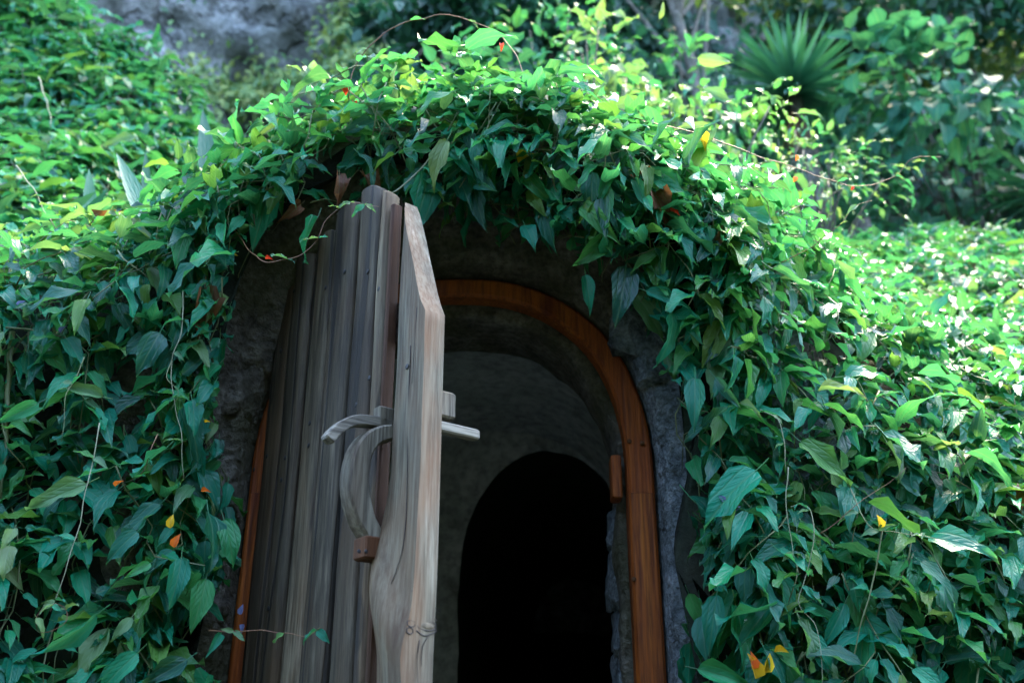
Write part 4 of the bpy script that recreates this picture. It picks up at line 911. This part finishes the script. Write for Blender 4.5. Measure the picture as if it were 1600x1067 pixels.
FARL = []
for k in range(4):
    r = np.random.RandomState(300 + k); w = r.uniform(0.25, 0.34)
    V = np.array([(0, 0, 0), (-w, .4, .08), (0, .45, -.03), (w, .4, .08), (0, 1, -.12), (-w * .55, .75, .02), (w * .55, .75, .02), (0, .78, -.07)])
    FARL.append((V, np.array([(0, 2, 1, 1), (0, 3, 2, 2), (1, 2, 7, 5), (2, 3, 6, 7), (5, 7, 4, 4), (7, 6, 4, 4)])[:, :], np.array([(0.5, 0), (0, .4), (.5, .45), (1, .4), (.5, 1), (.2, .75), (.8, .75), (.5, .78)])))
def fix_tri(F):       # degenerate quads -> keep valid: replace by splitting on distinct vertices
    return F
FARQ = []
for V, F, U in FARL:
    FARQ.append((V, np.array([(0, 3, 2, 1), (1, 2, 7, 5), (2, 3, 6, 7), (5, 7, 6, 4)]), U))
def crown_items(c, rad, n, size, clumps, cl=0.3):
    c, rad = np.array(c), np.array(rad); items = []; cc = []
    for k in range(clumps):
        d = rng.normal(0, 1, 3); d /= np.linalg.norm(d); cc.append(c + d * rad * rng.uniform(0.2, 1.0) ** 0.6)
    for k in range(n):
        q = cc[k % clumps]; p = q + np.clip(rng.normal(0, 1, 3), -2, 2) * rad * cl * np.array([1, 1, 0.6]) * 0.6
        d = rng.normal(0, 1, 3) + DOWN * 0.5; nn = np.array([0, -0.2, 1]) + rng.normal(0, 0.45, 3)
        items.append((p, frame_m(d, nn), size * rng.uniform(0.6, 1.3), rng.randint(4)))
    return items, cc
def tree(name, label, base, c, rad, n, size, clumps, mat=None, trunk_r=0.09, group='forest trees', cat='tree', cl=0.3, bend=0.2):
    root = thing(name, label, cat, tuple(base), group=group); items, cc = crown_items(c, rad, n, size, clumps, cl)
    bake('crown', items, FARQ, mat or M_FAR, root)['kind'] = 'stuff'
    b = np.array(base, float); c = np.array(c, float); P = smooth_path([b, b * 0.5 + c * 0.5 + np.array([bend, 0, 0]), c], 6)
    pts = [tube(P, trunk_r, trunk_r * 0.35, 8, 0.2)] 
    for q in cc[:10]:
        s = P[rng.randint(len(P) // 2, len(P))]; pts.append(tube(smooth_path([s, (s + q) / 2 + np.array([0, 0, 0.1]), q], 4), trunk_r * 0.3, 0.008, 5))
    V, F = merge(pts); obj('trunk', mesh_np('trunk', V - b, F, M_BARK), root); return root
def tr(label, px, py, Y, rad, n, size, clumps, zbase=None, **kw):
    c = at(px, py, Y); zb_ = zbase if zbase is not None else 2.55 + 0.30 * max(0, Y - 4) + 0.25 * max(-1, min(5, c[0]))
    return tree(kw.pop('name', 'forest_tree'), label, (c[0] + kw.pop('dx', 0.1), Y, zb_ - 0.1), c, rad, n, size, clumps, **kw)
M_FARY = leaf_mat('far_leaf_yellow', [(0.0, (0.05, 0.11, 0.03)), (0.5, (0.09, 0.15, 0.03)), (1.0, (0.16, 0.20, 0.03))], trans=(0.4, 0.5, 0.05), tfac=0.4, rough=0.5, vein=0.0)
M_FART = leaf_mat('far_leaf_teal', [(0.0, (0.004, 0.045, 0.035)), (0.6, (0.008, 0.08, 0.055)), (1.0, (0.02, 0.12, 0.075))], trans=(0.1, 0.3, 0.08), tfac=0.15, rough=0.5, vein=0.0)
tr('teal-leaved bush growing against the end of the grey cliff', 690, 70, 6.0, (0.75, 0.4, 0.7), 2600, 0.11, 22, name='cliff_bush', mat=M_FART, cat='bush', group=None)
tr('bluish green tree between the cliff and the slanting pale trunk', 850, 60, 6.2, (1.0, 0.4, 1.0), 4200, 0.13, 30, mat=M_FART)
tr('yellow-green tree standing behind the slanting pale trunk', 1130, 40, 9.5, (1.7, 0.9, 1.3), 4600, 0.12, 34, mat=M_FARY)
tr('tree with slanting pale trunk behind the sunlit sapling', 1010, -120, 6.6, (1.2, 0.8, 0.6), 1700, 0.12, 20, zbase=3.6, dx=-0.05, bend=0.35, trunk_r=0.075)
tr('dense dark tree right behind the yucca rosette', 1290, 110, 8.5, (1.4, 0.8, 1.5), 4800, 0.13, 30)
tr('dark tree rising over the heart-leaved shrub', 1480, 30, 8.0, (1.6, 0.8, 1.1), 5200, 0.13, 34, mat=M_FART)
tr('dark undergrowth tree filling the hollow under the heart-leaved shrub', 1480, 270, 7.6, (1.9, 0.7, 0.75), 5200, 0.13, 40, mat=M_FART)
tr('tall tree closing the forest edge past the heart-leaved shrub', 1700, 90, 8.6, (1.4, 0.9, 1.9), 4200, 0.13, 30)
tr('high-crowned tree far behind the yucca', 1250, -40, 12.5, (3.0, 1.0, 1.6), 4800, 0.17, 40)
tr('far tree seen through the gap above the slanting trunk', 950, 20, 12.5, (2.2, 1.0, 2.4), 4600, 0.17, 36)
tr('far dark tree behind the hollow', 1500, 130, 12.0, (3.2, 1.0, 2.6), 6000, 0.18, 50)
# leaning grey trunk at the forest edge
a, b = at(1515, 372, 6.4), at(1620, 250, 6.2); lt = thing('leaning_trunk', 'bare grey trunk leaning over the crest of the creeper slope', 'trunk', (a[0], a[1], a[2]))
V, F = tube(smooth_path([a - np.array([0.25, 0, 0.35]), a, (a + b) / 2 + np.array([0.02, 0, -0.02]), b], 6), 0.05, 0.03, 8, 0.2); obj('trunk', mesh_np('trunk', V - a, F, M_BARK), lt)
# small-leaved creeper and dry twigs on the cliff
M_CLIFFY = leaf_mat('cliff_leaf', [(0.0, (0.05, 0.15, 0.05)), (0.5, (0.13, 0.23, 0.06)), (1.0, (0.28, 0.33, 0.09))], tfac=0.2, rough=0.5, vein=0.0)
def cliff_patch(label, px, py, rx, rz, n, mat, size=0.075):
    c = at(px, py, 7.0); root = thing('cliff_creeper', label, 'creeper', tuple(c)); items = []
    for k in range(n):
        cx, cz = c[0] + np.clip(rng.normal(0, 0.5), -1.3, 1.3) * rx, c[2] + np.clip(rng.normal(0, 0.5), -1.3, 1.3) * rz
        q = cliff_fn(cx, cz - 1.8); p = np.array(q) + np.array([0, -0.03 - 0.13 * rng.rand(), 0])
        items.append((p, frame_m(rng.normal(0, .5, 3) + DOWN, np.array([0, -1, .5]) + rng.normal(0, .4, 3)), size * rng.uniform(.5, 1.3), rng.randint(4)))
    bake('foliage', items, FARQ, mat, root)['kind'] = 'stuff'
cliff_patch('yellow-green small-leaved creeper spreading on the middle of the grey cliff', 430, 160, 0.60, 0.36, 1500, M_CLIFFY)
cliff_patch('thin green creeper hanging down the cliff beside the teal bush', 565, 90, 0.30, 0.9, 1400, M_CLIFFY)
cliff_patch('dense teal creeper hanging on the cliff behind the slanting pale trunk', 1040, 60, 1.3, 1.1, 4200, M_FART, 0.12)
cliff_patch('sparse creeper along the cliff above the blurred bank', 230, 40, 0.5, 0.35, 500, M_FAR)
cliff_patch('dark creeper at the foot of the cliff behind the ledge', 380, 290, 0.9, 0.3, 900, M_FART)
